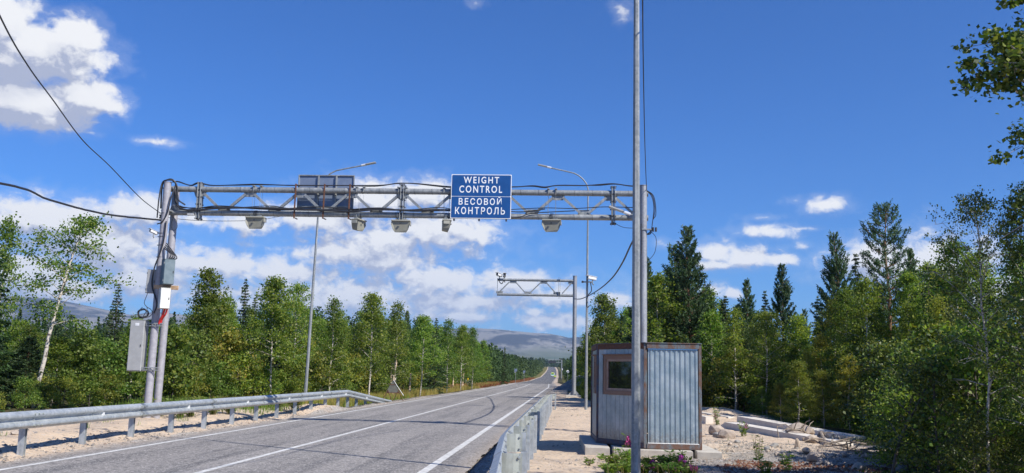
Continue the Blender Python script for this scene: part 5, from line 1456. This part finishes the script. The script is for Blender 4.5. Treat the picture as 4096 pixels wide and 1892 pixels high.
# near (12-30 m)
for i in range(3): proto('bn%d' % i, birch(500 + i, 6.5, (1.45, 1.2, 1.6)[i], 15000, .075, (.12, .08, .2)[i], prof=('edge', 'edge', 'cone')[i], sigma=.16, leafm='birch_leaf_y' if i == 1 else 'birch_leaf'))
proto('bn3', birch(510, 6.8, 1.5, 5200, .095, .42, lean=(.18, 0), prof='round', sigma=.17, nb=30, tr=.016))
BK = Vector((6.35, 9.7, float(ground_z(6.35, 9.7))))
def kb(*pl): return [Vector(tuple(at(px, py, Y))) - BK for px, py, Y in pl]
ex = [(kb((4700, 420, 9.7), (4300, 330, 9.5), (4080, 280, 9.4), (3960, 250, 9.3), (3838, 262, 9.3)), 250, .045), (kb((4400, 350, 9.6), (4150, 250, 9.2), (4030, 175, 9.2), (3965, 140, 9.2)), 230, .05),
      (kb((4300, 360, 9.6), (4120, 330, 9.5), (3960, 300, 9.4), (3845, 352, 9.4)), 300, .045), (kb((4300, 380, 9.6), (4140, 400, 9.6), (4040, 350, 9.5), (3990, 345, 9.5)), 170, .05),
      (kb((4400, 380, 9.6), (4200, 300, 9.5), (4100, 200, 9.4), (4060, 130, 9.4)), 300, .06), (kb((4300, 100, 9.6), (4140, 20, 9.6), (4060, 5, 9.5), (4012, 20, 9.5)), 110, .03),
      (kb((4300, 300, 9.6), (4150, 330, 9.5), (4060, 240, 9.5), (3990, 200, 9.5)), 330, .06)]
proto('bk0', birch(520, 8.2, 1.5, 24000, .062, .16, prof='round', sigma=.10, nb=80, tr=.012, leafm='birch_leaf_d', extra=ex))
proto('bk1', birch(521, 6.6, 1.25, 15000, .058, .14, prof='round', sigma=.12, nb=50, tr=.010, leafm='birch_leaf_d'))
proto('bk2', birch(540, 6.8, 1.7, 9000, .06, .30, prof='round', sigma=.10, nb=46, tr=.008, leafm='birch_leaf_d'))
for i in range(3): proto('um%d' % i, birch(600 + i, 1.7, (.8, 1.0, .6)[i], 2600, (.085, .085, .07)[i], .02, prof='edge', sigma=.13, nb=14, leafm=('birch_leaf', 'birch_leaf_y', 'weed')[i], bark_='dark_bark'))
for i in range(2): proto('un%d' % i, birch(620 + i, 1.6, .75, 3800, .05, .02, prof='edge', sigma=.12, nb=18, leafm=('birch_leaf', 'birch_leaf_d')[i], bark_='dark_bark'))

GL = 'trees of the forest wall left of the road'; GR = 'trees of the forest wall right of the road'
def px_x(px, Y): return at(px, 1500, Y).x
def to_px(p_):
    d = Vector(p_) - Vector((0, 0, HZ)); z_ = d.dot(_f); return 2048 + 3606 * d.dot(_r2) / z_
_sl = np.array([(-400, 1250), (0, 1262), (100, 1275), (350, 1278), (450, 1262), (640, 1275), (700, 1240), (760, 1195), (900, 1180), (1000, 1190), (1100, 1180), (1250, 1235), (1300, 1250), (1400, 1240),
  (1500, 1215), (1600, 1240), (1700, 1290), (1800, 1300), (1900, 1335), (2000, 1400), (2100, 1428), (2240, 1436), (2300, 1400), (2360, 1310), (2420, 1215), (2480, 1150), (2560, 1095), (2620, 1090), (2700, 1010), (2800, 1060),
  (2850, 1180), (2900, 1235), (2960, 1225), (3050, 1245), (3150, 1235), (3200, 1265), (3250, 1235), (3300, 1160), (3400, 1140), (3500, 1140), (3600, 1150), (3700, 1090), (3800, 1010), (3900, 930), (4000, 850), (4096, 740), (4600, 500)])
def cap_height(x, y, z0, want):
    px = to_px((x, y, 3)); top = at(px, float(np.interp(px, _sl[:, 0], _sl[:, 1])), y).z - z0
    return max(1.6, min(want, top * rs.uniform(.66, 1.03)))
def section(x, y):
    px = to_px((x, y, 1))
    for lim, nm in ((560, 'left of the gantry posts'), (1190, 'between gantry posts and left lamp'), (1560, 'between left lamp and warning sign'),
                    (1800, 'past the warning sign'), (2240, 'where the far road begins'), (2440, 'right of the camera gantry'), (2640, 'behind the booth'), (3000, 'right of the booth'), (3400, 'behind the concrete piles'), (3800, 'beyond the stony bank'), (9999, 'at the right edge')):
        if px < lim: return nm
def forest_label(key, s_, row, x, y):
    kind = {'b': 'birch', 's': 'dark spruce', 'p': 'bluish pine'}[key[0]]
    sz_ = 'tall' if s_ > 6 else 'short' if s_ < 4.6 else 'medium'
    return '%s %s in the %s tree row %s' % (sz_, kind, ('front', 'second', 'third', 'fourth', 'back')[row], section(x, y))
def by_top(key, px, py, Y, nat, label, group=None, wide=1.0, **kw):
    p_ = at(px, py, Y); z0 = float(ground_z(p_.x, Y)); hh_ = p_.z - z0; s = hh_ / nat
    return plant(key, p_.x, Y, s * wide, label=label, group=group, z=z0, sz=s, **kw)

# ---- left side, trees that stand out
plant('bn3', -17.6, 29.4, .98, rz=.1, sz=.95, label='tall thin birch with a bare white trunk leaning right, left of the gantry post')
by_top('bm0', 845, 1075, 41, 7, 'tallest pointed birch directly right of the gantry cabinets')
by_top('sm0', 985, 1112, 45, 7, 'dark narrow spruce with a dry tip between two birches left of the lamp pole', wide=.8)
by_top('bm2', 1115, 1112, 42, 7, 'broad bright birch just left of the left lamp pole')
by_top('bm4', 1190, 1140, 47, 7, 'loose slender birch whose top touches the left lamp pole', wide=.8)
by_top('sm1', 478, 1132, 37, 7, 'small dark spruce with a sharp tip between the white birch and the gantry post', wide=.85)
by_top('sm0', -20, 850, 29, 7, 'large dark spruce cut by the left edge of the photo', wide=1.1)
by_top('bm1', 30, 860, 36, 7, 'tall birch behind the spruce at the left edge of the photo', wide=.8)
by_top('bm1', 1345, 1188, 50, 7, 'slim birch just right of the left lamp pole')
by_top('bm0', 1495, 1172, 52, 7, 'high bushy birch topping the tree wall between the lamp pole and the hills')
by_top('bm3', 1592, 1205, 60, 7, 'thin birch right of the highest birch of the tree wall')
by_top('bm2', 1690, 1265, 66, 7, 'rounded birch before the tree wall drops toward the road')
by_top('sm1', 1745, 1270, 75, 7, 'dark spruce tip standing in the descending tree wall')
by_top('bm3', 1795, 1275, 80, 7, 'pointed birch at the far third of the tree wall')
by_top('bm0', 1850, 1300, 90, 7, 'last big birch of the tree wall beside the bare fell', wide=1.0)
by_top('bm1', 1893, 1305, 96, 7, 'narrow birch overlapping the left foot of the bare fell', wide=.9)
by_top('sm0', 2020, 1385, 150, 7, 'spruce tip sticking out of the low tree line below the fell', wide=.9)
# ---- left fill
rs = np.random.RandomState(11)
cnt = 0
yv = 25.0
while yv < 165:
    edge = np.interp(yv, [24, 33, 45, 70, 150, 170], [-18.3, -17.3, -15.6, -14.3, -13.6, -13.8]) + (xc(yv) + 5.4)
    for row in range(4 if yv < 60 else 3 if yv < 110 else 2):
        x = edge - row * 2.3 - rs.rand() * 1.3; y = yv + rs.rand() * 1.5
        # leave the frame's far left only as deep as can be seen
        hgt_ = (4.4 + 2.2 * rs.rand() + (.5 * row)) * (1.0 if yv > 36 else .8)
        kk = rs.rand()
        if yv > 85: key = 'bf%d' % rs.randint(3); nat = 7
        elif kk < .68: key = 'bm%d' % rs.randint(5); nat = 7
        elif kk < .9: key = 'sm%d' % rs.randint(2); nat = 7
        else: key = 'pm2'; nat = 8.5
        hgt_ = cap_height(x, y, float(ground_z(x, y)), hgt_ + 1.2)
        s = hgt_ / nat
        plant(key, x, y, max(s, .62) * rs.uniform(.78, 1.15), label=forest_label(key, hgt_, row, x, y), group=GL, sz=s)
    yv += 1.35 + yv * .010
for i in range(92):
    y = 24 + 72 * rs.rand() ** 1.3
    edge = np.interp(y, [24, 33, 45, 70, 150], [-17.0, -15.6, -13.9, -12.9, -12.6])
    k_ = 'um%d' % rs.choice([0, 0, 1, 2])
    x = edge - rs.rand() * 1.8; s = .7 + 1.0 * rs.rand()
    if -18.5 < x < -16 and y < 31: s = .55
    plant(k_, x, y, s, label='%s %s shrub under the trees %s' % ('big' if s > 1.3 else 'small' if s < .95 else 'middling', ('green', 'yellowish', 'grassy')[int(k_[2])], section(x, y)), group='shrubs at the foot of the left tree wall', cat='shrub', sz=s * rs.uniform(.8, 1.2))
# bare birch stems standing out of the edge
# ---- right side, trees that stand out
by_top('pm0', 2752, 912, 46, 8.5, 'tallest dense pine straight behind the metal booth')
by_top('pm1', 2700, 985, 49, 8.5, 'second high pine between the light pole and the tallest pine')
by_top('bm2', 2640, 1100, 46, 7, 'broad birch behind the light pole above the booth roof')
by_top('pm2', 2590, 1045, 55, 8.5, 'slim pine top rising right of the light pole')
by_top('bm0', 2420, 1175, 62, 7, 'dark bushy birch between the right lamp pole and the light pole')
by_top('bm1', 2380, 1275, 75, 7, 'small birch at the road side just right of the right lamp pole')
by_top('bm3', 2345, 1330, 100, 7, 'low birch behind the right lamp pole')
by_top('pm2', 2985, 1130, 44, 8.5, 'first short pine tip right of the booth')
by_top('sm0', 2900, 1180, 46, 7, 'spruce top left of the first short pine tip')
by_top('bm3', 2935, 1230, 40, 7, 'thin birch in front of the first short pine tip')
by_top('pm0', 3125, 1065, 47, 8.5, 'slender pine with a clear tip under the long flat cloud', wide=.8)
by_top('bm4', 3060, 1250, 38, 7, 'light green birch below the slender pine')
by_top('bm0', 3190, 1260, 42, 7, 'mid green birch right of the slender pine')
by_top('pm1', 3342, 938, 39, 8.5, 'dark dense pine left of the open pine', wide=.8)
by_top('pn0', 3540, 822, 35, 8.0, 'tall open pine with bright needle tufts and a red brown stem')
by_top('sm0', 3270, 1180, 50, 7, 'dark spruce filling the gap between the slender pine and the dark dense pine', wide=.8)
by_top('pm2', 2890, 1210, 52, 8.5, 'small pine tip low between two clouds right of the booth')
by_top('bn1', 3230, 1400, 34, 6.5, 'young yellowing birch in the gap left of the dark pine', wide=.75)
by_top('bn2', 3470, 1105, 32.5, 6.5, 'yellow green birch with a crooked white stem in front of the pines')
by_top('bn1', 3330, 1180, 36, 6.5, 'pale birch in front of the dark dense pine', wide=.9)
by_top('bn0', 3640, 1085, 33, 6.5, 'green birch right of the open pine', wide=.9)
by_top('bn0', 3800, 960, 31, 6.5, 'birch with spreading dark twigs against the cloud at the right')
by_top('bn2', 3920, 1000, 29, 6.5, 'full green birch second from the right edge of the photo')
by_top('bn1', 3760, 1180, 28.5, 6.5, 'yellowing birch low in front of the right corner trees', wide=.9)
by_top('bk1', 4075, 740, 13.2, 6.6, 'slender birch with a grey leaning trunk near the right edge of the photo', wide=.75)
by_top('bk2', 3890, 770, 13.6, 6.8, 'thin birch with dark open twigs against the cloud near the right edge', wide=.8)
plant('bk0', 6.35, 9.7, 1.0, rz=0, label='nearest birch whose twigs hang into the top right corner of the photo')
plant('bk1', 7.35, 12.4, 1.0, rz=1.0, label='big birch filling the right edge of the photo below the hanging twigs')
# ---- low yellow green growth on the bank in front of the right tree wall
for i, (px, py, Y, k_) in enumerate([(3190, 1440, 31.5, 'bn1'), (3290, 1480, 30.5, 'bn1'), (3120, 1530, 34, 'bn1'), (3390, 1420, 30, 'bn1'), (3480, 1500, 29, 'bn0'), (3050, 1545, 37, 'bn0'), (3560, 1430, 28.5, 'bn1'), (3680, 1480, 27.5, 'bn1'), (3790, 1400, 27, 'bn0'), (3900, 1450, 26, 'bn1')]):
    by_top(k_, px, py, Y, 6.5, 'low %s young birch on the bank behind the concrete piles' % ('yellowish' if k_ == 'bn1' else 'green'), GR, wide=1.5)
# ---- right fill
yv = 31.0
while yv < 140:
    edge = np.interp(yv, [31, 35, 40, 46, 60, 75, 140], [10.4, 9.2, 7.9, 5.2, 3.8, 3.4, 3.4]) + (xc(yv) + 5.4)
    for row in range(4 if yv < 62 else 2):
        x = edge + row * 2.1 + rs.rand() * 1.3; y = yv + rs.rand() * 1.4
        hgt_ = 4.6 + 1.8 * rs.rand() + .3 * row
        kk = rs.rand()
        if y < 40 and kk < .6: key = ('bn0', 'bn2', 'bn1', 'bn1')[rs.randint(4)]; nat = 6.5; hgt_ *= .9
        elif yv > 80: key = 'bf%d' % rs.randint(3); nat = 7
        elif kk < .62: key = 'bm%d' % rs.randint(5); nat = 7
        elif kk < .78: key = 'sm%d' % rs.randint(2); nat = 7
        else: key = 'pm%d' % rs.randint(3); nat = 8.5; hgt_ *= 1.05
        hgt_ = cap_height(x, y, float(ground_z(x, y)), hgt_ + 2.0)
        s = hgt_ / nat
        plant(key, x, y, max(s, .62) * rs.uniform(.72, 1.08), label=forest_label(key, hgt_, row, x, y), group=GR, sz=s)
    yv += 1.6 + yv * .013
for i in range(110):
    y = 13 + 47 * rs.rand() ** 1.25
    edge = np.interp(y, [12, 16, 20, 26, 32, 40, 46, 60], [5.2, 6.2, 7.4, 8.8, 9.4, 7.8, 4.8, 3.0])
    k_ = ('un%d' % rs.randint(2)) if y < 26 else 'um%d' % rs.choice([0, 1, 2])
    x = edge + rs.rand() * (4.2 if y < 32 else 2.6); s = (.5 if y < 30 else .6) + (.6 if y < 30 else .9) * rs.rand()
    plant(k_, x, y, s, label='%s %s shrub under the trees %s' % ('big' if s > 1.2 else 'small' if s < .85 else 'middling', ('green', 'yellowish', 'grassy')[int(k_[2])], section(x, y)), group='shrubs at the foot of the right tree wall', cat='shrub')

for i in range(46):
    y = 13.5 + 15 * rs.rand(); x = float(np.interp(y, [12, 16, 19, 25, 32], [4.6, 5.6, 7.2, 8.6, 9.4])) + rs.rand() * 3.2; s = .75 + .8 * rs.rand()
    if y > 24: s *= 1.2
    plant('un%d' % rs.randint(2), x, y, s, label='%s leafy shrub in the %s of the lower right thicket' % ('big' if s > 1.15 else 'small', 'front' if y < 18 else 'middle' if y < 23 else 'rear'), group='thicket at the lower right', cat='shrub')
for i in range(12):
    x = 3.6 + 4.6 * rs.rand(); y = 42.0 + 3.2 * rs.rand()
    plant('um%d' % rs.randint(3), x, y, .9 + .6 * rs.rand(), label='green shrub directly behind the topmost concrete pile', group='shrubs behind the piles', cat='shrub')
for i, (px, py, Y, k_) in enumerate([(3420, 1010, 42, 'sm0'), (3640, 1010, 40, 'pm2'), (3710, 1060, 37, 'sm1'), (3060, 1160, 54, 'sm0'), (2820, 1120, 52, 'sm1')]):
    by_top(k_, px, py, Y, 7 if k_[0] == 's' else 8.5, 'pointed dark conifer tip rising between the birches on the right', GR, wide=.8)
# ---- far forest: nobody can count it
def far_forest(name, pts, q, size, seed):
    rs = np.random.RandomState(seed); n = len(pts)
    H = pts[:, 2]; con = rs.rand(n) < .45
    idx = np.repeat(np.arange(n), q); u = rs.rand(n * q) ** .85
    Rr = np.where(con[idx], (1 - u) ** .8, np.clip(np.sin(np.pi * (.12 + .86 * u)), 0, 1) ** .7) * H[idx] * np.where(con[idx], .19, .23)
    a = rs.rand(n * q) * 6.283; rr = Rr * np.sqrt(rs.rand(n * q)) 
    gz = ground_z(pts[:, 0], pts[:, 1])
    c = np.stack([pts[idx, 0] + np.cos(a) * rr, pts[idx, 1] + np.sin(a) * rr, gz[idx] + .2 + u * H[idx]], 1)
    v, f = leaf_quads(c, size, rs, .75, .2)
    o = link(name, np_mesh(name, v, f, M['far_leaf']))
    return tag(o, kind='stuff')
rs = np.random.RandomState(5)
def band(y0, y1, n, side, w0, hmin=5, hmax=8):
    y = y0 + (y1 - y0) * rs.rand(n) ; c = xc(y) + 5.4
    e = c - 13.4 if side < 0 else c + 3.6
    x = e + side * (rs.rand(n) ** 1.3) * w0
    return np.stack([x, y, hmin + (hmax - hmin) * rs.rand(n)], 1)
A_ = np.concatenate([band(165, 300, 420, -1, 16), band(120, 300, 360, 1, 18)])
o = far_forest('far_forest', A_, 260, .42, 1); tag(o, 'dense green forest lining both sides of the far road', 'forest')
B_ = np.concatenate([band(300, 760, 900, -1, 34, 6, 9), band(300, 760, 700, 1, 34, 6, 9)])
o = far_forest('far_forest', B_, 110, .75, 2); tag(o, 'darker forest further along the road below the fell', 'forest')
y = 760 + 700 * rs.rand(4200); C_ = np.stack([(rs.rand(4200) - .5) * y * .62 - .04 * y, y, 7 + 4 * rs.rand(4200)], 1)
E_ = band(80, 200, 360, -1, 60, 5, 8) - np.array([7, 0, 0])
o = far_forest('far_forest', E_, 620, .21, 6); tag(o, 'deeper trees glimpsed behind the left tree wall', 'forest')
C_ = C_[(np.abs(C_[:, 0] - xc(C_[:, 1])) > 9) | (C_[:, 1] > 1190)]
D_ = np.stack([-60 - 190 * rs.rand(1300), 200 + 260 * rs.rand(1300), 8 + 5 * rs.rand(1300)], 1)
o = far_forest('far_forest', D_, 150, .6, 4); tag(o, 'band of forest seen behind the left trees below the low ridge', 'forest')
o = far_forest('far_forest', C_, 46, 1.5, 3); tag(o, 'far off forest closing the end of the road', 'forest')
# ================================================================== GRASS, WEEDS, GRAVEL
def blades(name, P_, h, w, mt, seed, lean=.35, kind='stuff'):
    rs_ = np.random.RandomState(seed); n = len(P_)
    hh_ = h * (.5 + .8 * rs_.rand(n)); a = rs_.rand(n) * 6.283; b = rs_.rand(n) * 6.283
    u = np.stack([np.cos(a), np.sin(a), 0 * a], 1) * (w * (.6 + .8 * rs_.rand(n)))[:, None] * .5
    tp = np.stack([np.cos(b) * lean * hh_ * rs_.rand(n), np.sin(b) * lean * hh_ * rs_.rand(n), hh_], 1)
    v = np.stack([P_ - u, P_ + u, P_ + tp * .6 + u * .6, P_ + tp * .6 - u * .6, P_ + tp], 1).reshape(-1, 3)
    base = np.arange(n)[:, None] * 5
    f = np.concatenate([base + np.array([[0, 1, 2]]), base + np.array([[0, 2, 3]]), base + np.array([[3, 2, 4]])], 0)
    o = link(name, np_mesh(name, v, f, mt)); o['kind'] = kind
    return o
def scatter(n, x0, x1, y0, y1, rs_, clump=.0, cs=1.0, rel=True, yp=1.0):
    y = y0 + (y1 - y0) * rs_.rand(n) ** yp; x = x0 + (x1 - x0) * rs_.rand(n) + (xc(y) + 5.4 if rel else 0)
    if clump:
        k_ = fbm(x * cs, y * cs, 3) > clump; x, y = x[k_], y[k_]
    return np.stack([x, y, ground_z(x, y)], 1)
rg = np.random.RandomState(21)
tag(blades('grass', scatter(42000, -13.8, -10.3, 35, 150, rg, -.12, .8, yp=1.6), .42, .022, M['grass'], 1), 'tall yellow green grass along the left verge', 'grass')
tag(blades('grass', scatter(14000, -15.5, -10.2, 30, 60, rg, 0, .9), .34, .02, M['weed'], 2), 'green weeds under the left guardrail end', 'grass')
tag(blades('grass', scatter(9000, -14.6, -10.6, 12, 34, rg, .14, 1.3), .16, .012, M['weed'], 3), 'sparse weeds on the sand behind the left guardrail', 'grass')
tag(blades('grass', scatter(16000, 1.0, 5.0, 58, 110, rg, .0, .4), .55, .045, M['weed'], 4), 'rough green growth right of the road past the camera gantry', 'grass')
tag(blades('red_brown_plants', scatter(22000, -13.8, -10.2, 110, 420, rg, .0, .15, yp=1.4), .34, .10, M['redweed'], 5, lean=1.1), 'rust brown plants along the far left verge', 'plants')
tag(blades('grass', scatter(16000, 7.2, 14, 12, 40, rg, .02, .9), .12, .012, M['weed'], 6), 'undergrowth below the trees on the right', 'grass')
tag(blades('grass', scatter(1500, .2, 6.0, 9, 46, rg, .2, 1.8), .10, .009, M['weed'], 7), 'scattered green sprouts on the sand right of the road', 'grass')
# gravel: low six sided stones
def gravel(name, P_, r, mts, seed, label):
    rs_ = np.random.RandomState(seed); n = len(P_)
    base = np.array([[1, 0, -.1], [.3, .9, -.1], [-.8, .6, -.1], [-.9, -.5, -.1], [.2, -1, -.1], [.15, .1, .75]])
    s = (r * (.45 + 1.1 * rs_.rand(n) ** 2))[:, None, None]
    a = rs_.rand(n) * 6.283; ca, sa = np.cos(a), np.sin(a)
    b = base[None] * (1 + .35 * rs_.normal(size=(n, 6, 3))) * s
    v = np.stack([b[:, :, 0] * ca[:, None] - b[:, :, 1] * sa[:, None], b[:, :, 0] * sa[:, None] + b[:, :, 1] * ca[:, None], b[:, :, 2]], 2) + P_[:, None, :]
    k_ = np.arange(n)[:, None] * 6
    f = np.concatenate([k_ + np.array([[i, (i + 1) % 5, 5]]) for i in range(5)], 0)
    me = np_mesh(name, v.reshape(-1, 3), f, mts)
    o = link(name, me); return tag(o, label, 'gravel', kind='stuff')
gm2 = leafmat('gravel_stones', [(.13, .12, .11), (.24, .22, .20), (.34, .31, .28), (.30, .22, .16)], 0.0, .9)
tag(gravel('gravel', scatter(5200, -1.6, 4.5, 8, 46, rg, .05, .7, yp=1.5), .022, gm2, 1, 'small stones scattered over the sand right of the road'))
tag(gravel('gravel', scatter(4500, -1.7, -1.0, 10, 60, rg, 0, 0, yp=1.5), .018, gm2, 2, 'loose grit along the right edge of the asphalt'))
tag(gravel('gravel', scatter(3600, -10.3, -9.1, 14, 70, rg, 0, 0, yp=1.4), .026, gm2, 3, 'grey gravel along the left edge of the asphalt'))
tag(gravel('gravel', scatter(1500, -14.5, -10.2, 14, 34, rg, .02, .8), .03, gm2, 4, 'stones in the sand behind the left guardrail'))
tag(gravel('gravel', scatter(13000, 1.9, 7.0, 15, 23, rg, .0, .6, yp=1.2), .017, gm2, 5, 'grey gravel bank around the right slab of the booth'))
tag(gravel('fallen_leaves', scatter(7000, 2.6, 7.2, 13.5, 17.6, rg, .02, .9), .03, M['litter'], 6, 'reddish litter of dead leaves on the gravel at the lower right'))
# ---- fireweed and leafy weeds beside the light pole
def weed_clump(name, label, p_, h, n, seed, flower=0, mt='weed', spread=.3, cat='plant', stem_n=8):
    rs_ = np.random.RandomState(seed); h *= (.5 if n > 200 else .8) if p_[1] < 20 else 1; n = int(n * (.6 if p_[1] < 20 else 1))
    e = thing(name, label, cat, tuple(p_))
    st = MB(); C = []; Dr = []; FC = []
    for j in range(stem_n):
        a = rs_.rand() * 6.283; r = spread * rs_.rand(); hh_ = h * (.6 + .5 * rs_.rand()); tx = math.cos(a) * (r + .12 * hh_); ty = math.sin(a) * (r + .12 * hh_)
        st.tube([(math.cos(a) * r * .6, math.sin(a) * r * .6, -.03), (tx * .85, ty * .85, hh_ * .6), (tx, ty, hh_)], [.006, .005, .003], 4)
        top = .55 if j < flower else .97
        m_ = n // stem_n
        t_ = rs_.rand(m_) * top; b = rs_.rand(m_) * 6.283; rr_ = .03 + .05 * rs_.rand(m_)
        C.append(np.stack([tx * t_ + np.cos(b) * rr_, ty * t_ + np.sin(b) * rr_, hh_ * t_ + .02], 1)); Dr.append(np.stack([np.cos(b), np.sin(b), .25 + 0 * b], 1))
        if j < flower:
            q_ = 60; t_ = .58 + .42 * rs_.rand(q_); b = rs_.rand(q_) * 6.283; rr_ = .045 * (1.1 - t_) / .5 + .006
            FC.append(np.stack([tx * t_ + np.cos(b) * rr_, ty * t_ + np.sin(b) * rr_, hh_ * t_], 1))
    st.build('stem', mat('weed_stem', (.16, .13, .06)) if 'weed_stem' not in bpy.data.materials else bpy.data.materials['weed_stem'], e, local=Z0)
    v, f = leaf_quads(np.concatenate(C), .10, rs_, .26, .2, np.concatenate(Dr), .25)
    link('leaves', np_mesh('leaves', v, f, M[mt]), e)
    if FC:
        v, f = leaf_quads(np.concatenate(FC), .028, rs_, .8); link('blossom', np_mesh('blossom', v, f, M['fire']), e)
    return e
for i, (px, py, h, n, fl_, lab) in enumerate([
    (2455, 1868, .42, 500, 0, 'leafy green weed left of the foreground lamp pole'), (2505, 1855, .50, 420, 0, 'taller weed touching the left side of the foreground lamp pole'),
    (2500, 1895, .42, 500, 0, 'low weed clump at the bottom edge left of the lamp pole'), (2440, 1895, .32, 400, 0, 'leftmost weed clump at the bottom edge'),
    (2478, 1812, .36, 60, 2, 'single pink fireweed in front of the booth window'), (2503, 1822, .52, 90, 3, 'pink fireweed directly left of the lamp pole'),
    (2600, 1870, .40, 520, 1, 'bushy weed right of the foreground lamp pole'), (2655, 1872, .38, 520, 0, 'dark bushy weed in front of the middle slab'),
    (2712, 1868, .50, 460, 0, 'tall weed with narrow leaves in front of the slab joint'), (2736, 1892, .55, 260, 4, 'purple fireweed near the right slab'),
    (2640, 1895, .30, 420, 0, 'low weed at the bottom edge below the middle slab'), (2570, 1895, .34, 300, 2, 'pink flowering weed at the foot of the lamp pole'),
    (2690, 1898, .34, 360, 1, 'small weed with one pink blossom at the bottom edge'), (2760, 1905, .42, 260, 3, 'second purple fireweed at the bottom edge'),
    (2870, 1700, .55, 120, 1, 'spindly weed between the booth and the piles'), (2975, 1745, .42, 130, 1, 'weed growing before the long front pile'),
    (3035, 1842, .60, 110, 0, 'tall thin weed on the leaf litter'), (3150, 1885, .42, 160, 0, 'weed at the bottom edge below the gravel bank'),
    (3060, 1900, .35, 200, 0, 'dark weed at the bottom edge of the leaf litter'), (2355, 1862, .15, 60, 0, 'tiny sprout on the sand left of the weeds'),
    (2410, 1840, .14, 60, 0, 'tiny sprout below the left slab corner')]):
    p_ = gpt(px, min(py, 1925)); weed_clump('fireweed' if fl_ else 'weed', lab, p_, h, n, 40 + i, fl_, spread=.22 if n > 200 else .07, stem_n=12 if n > 200 else 5)
# ferny growth by the left guardrail
for i, (px, py) in enumerate([(720, 1672), (760, 1668), (1010, 1655), (1090, 1650), (1110, 1640), (1250, 1632), (1330, 1615), (850, 1660), (920, 1655), (1180, 1640), (560, 1668), (1420, 1600), (1480, 1592), (640, 1664)]):
    p_ = gpt(px, py); weed_clump('weed', 'leafy green weed between the left guardrail and the forest', p_, .55, 700, 90 + i, 0, spread=.45, stem_n=16)['group'] = 'weeds behind the left guardrail'
# ---- more low bushes right of the camera gantry
for i, (px, Y) in enumerate([(2330, 68), (2350, 64), (2370, 58), (2385, 54), (2400, 50)]):
    x_ = at(px, 1500, Y).x; plant('um%d' % (i % 3), x_ + .3, Y, .8 + .1 * (i % 3), label='green bush on the slope right of the camera gantry', group='bushes right of the camera gantry', cat='shrub')

# ================================================================== one label for one thing
ORD = ['leftmost', 'second from the left', 'third from the left', 'fourth from the left', 'fifth from the left', 'sixth from the left', 'seventh from the left', 'eighth from the left',
       'ninth from the left', 'tenth from the left', 'eleventh from the left', 'twelfth from the left', 'thirteenth from the left', 'fourteenth from the left', 'fifteenth from the left', 'sixteenth from the left']
byl = {}
for o in scene.objects:
    if o.parent is None and o.get('label'): byl.setdefault(o['label'], []).append(o)
for lb_, os_ in byl.items():
    if 1 < len(os_) <= len(ORD) and all(o.location.y > 1 for o in os_) and len(lb_.split()) <= 16:
        for o, w_ in zip(sorted(os_, key=lambda o: to_px(o.location)), ORD): o['label'] = (lb_ + ', ' + w_) if len((lb_ + ' ' + w_).split()) <= 16 else lb_
        for o in os_:
            if not o.get('group'): o['group'] = lb_
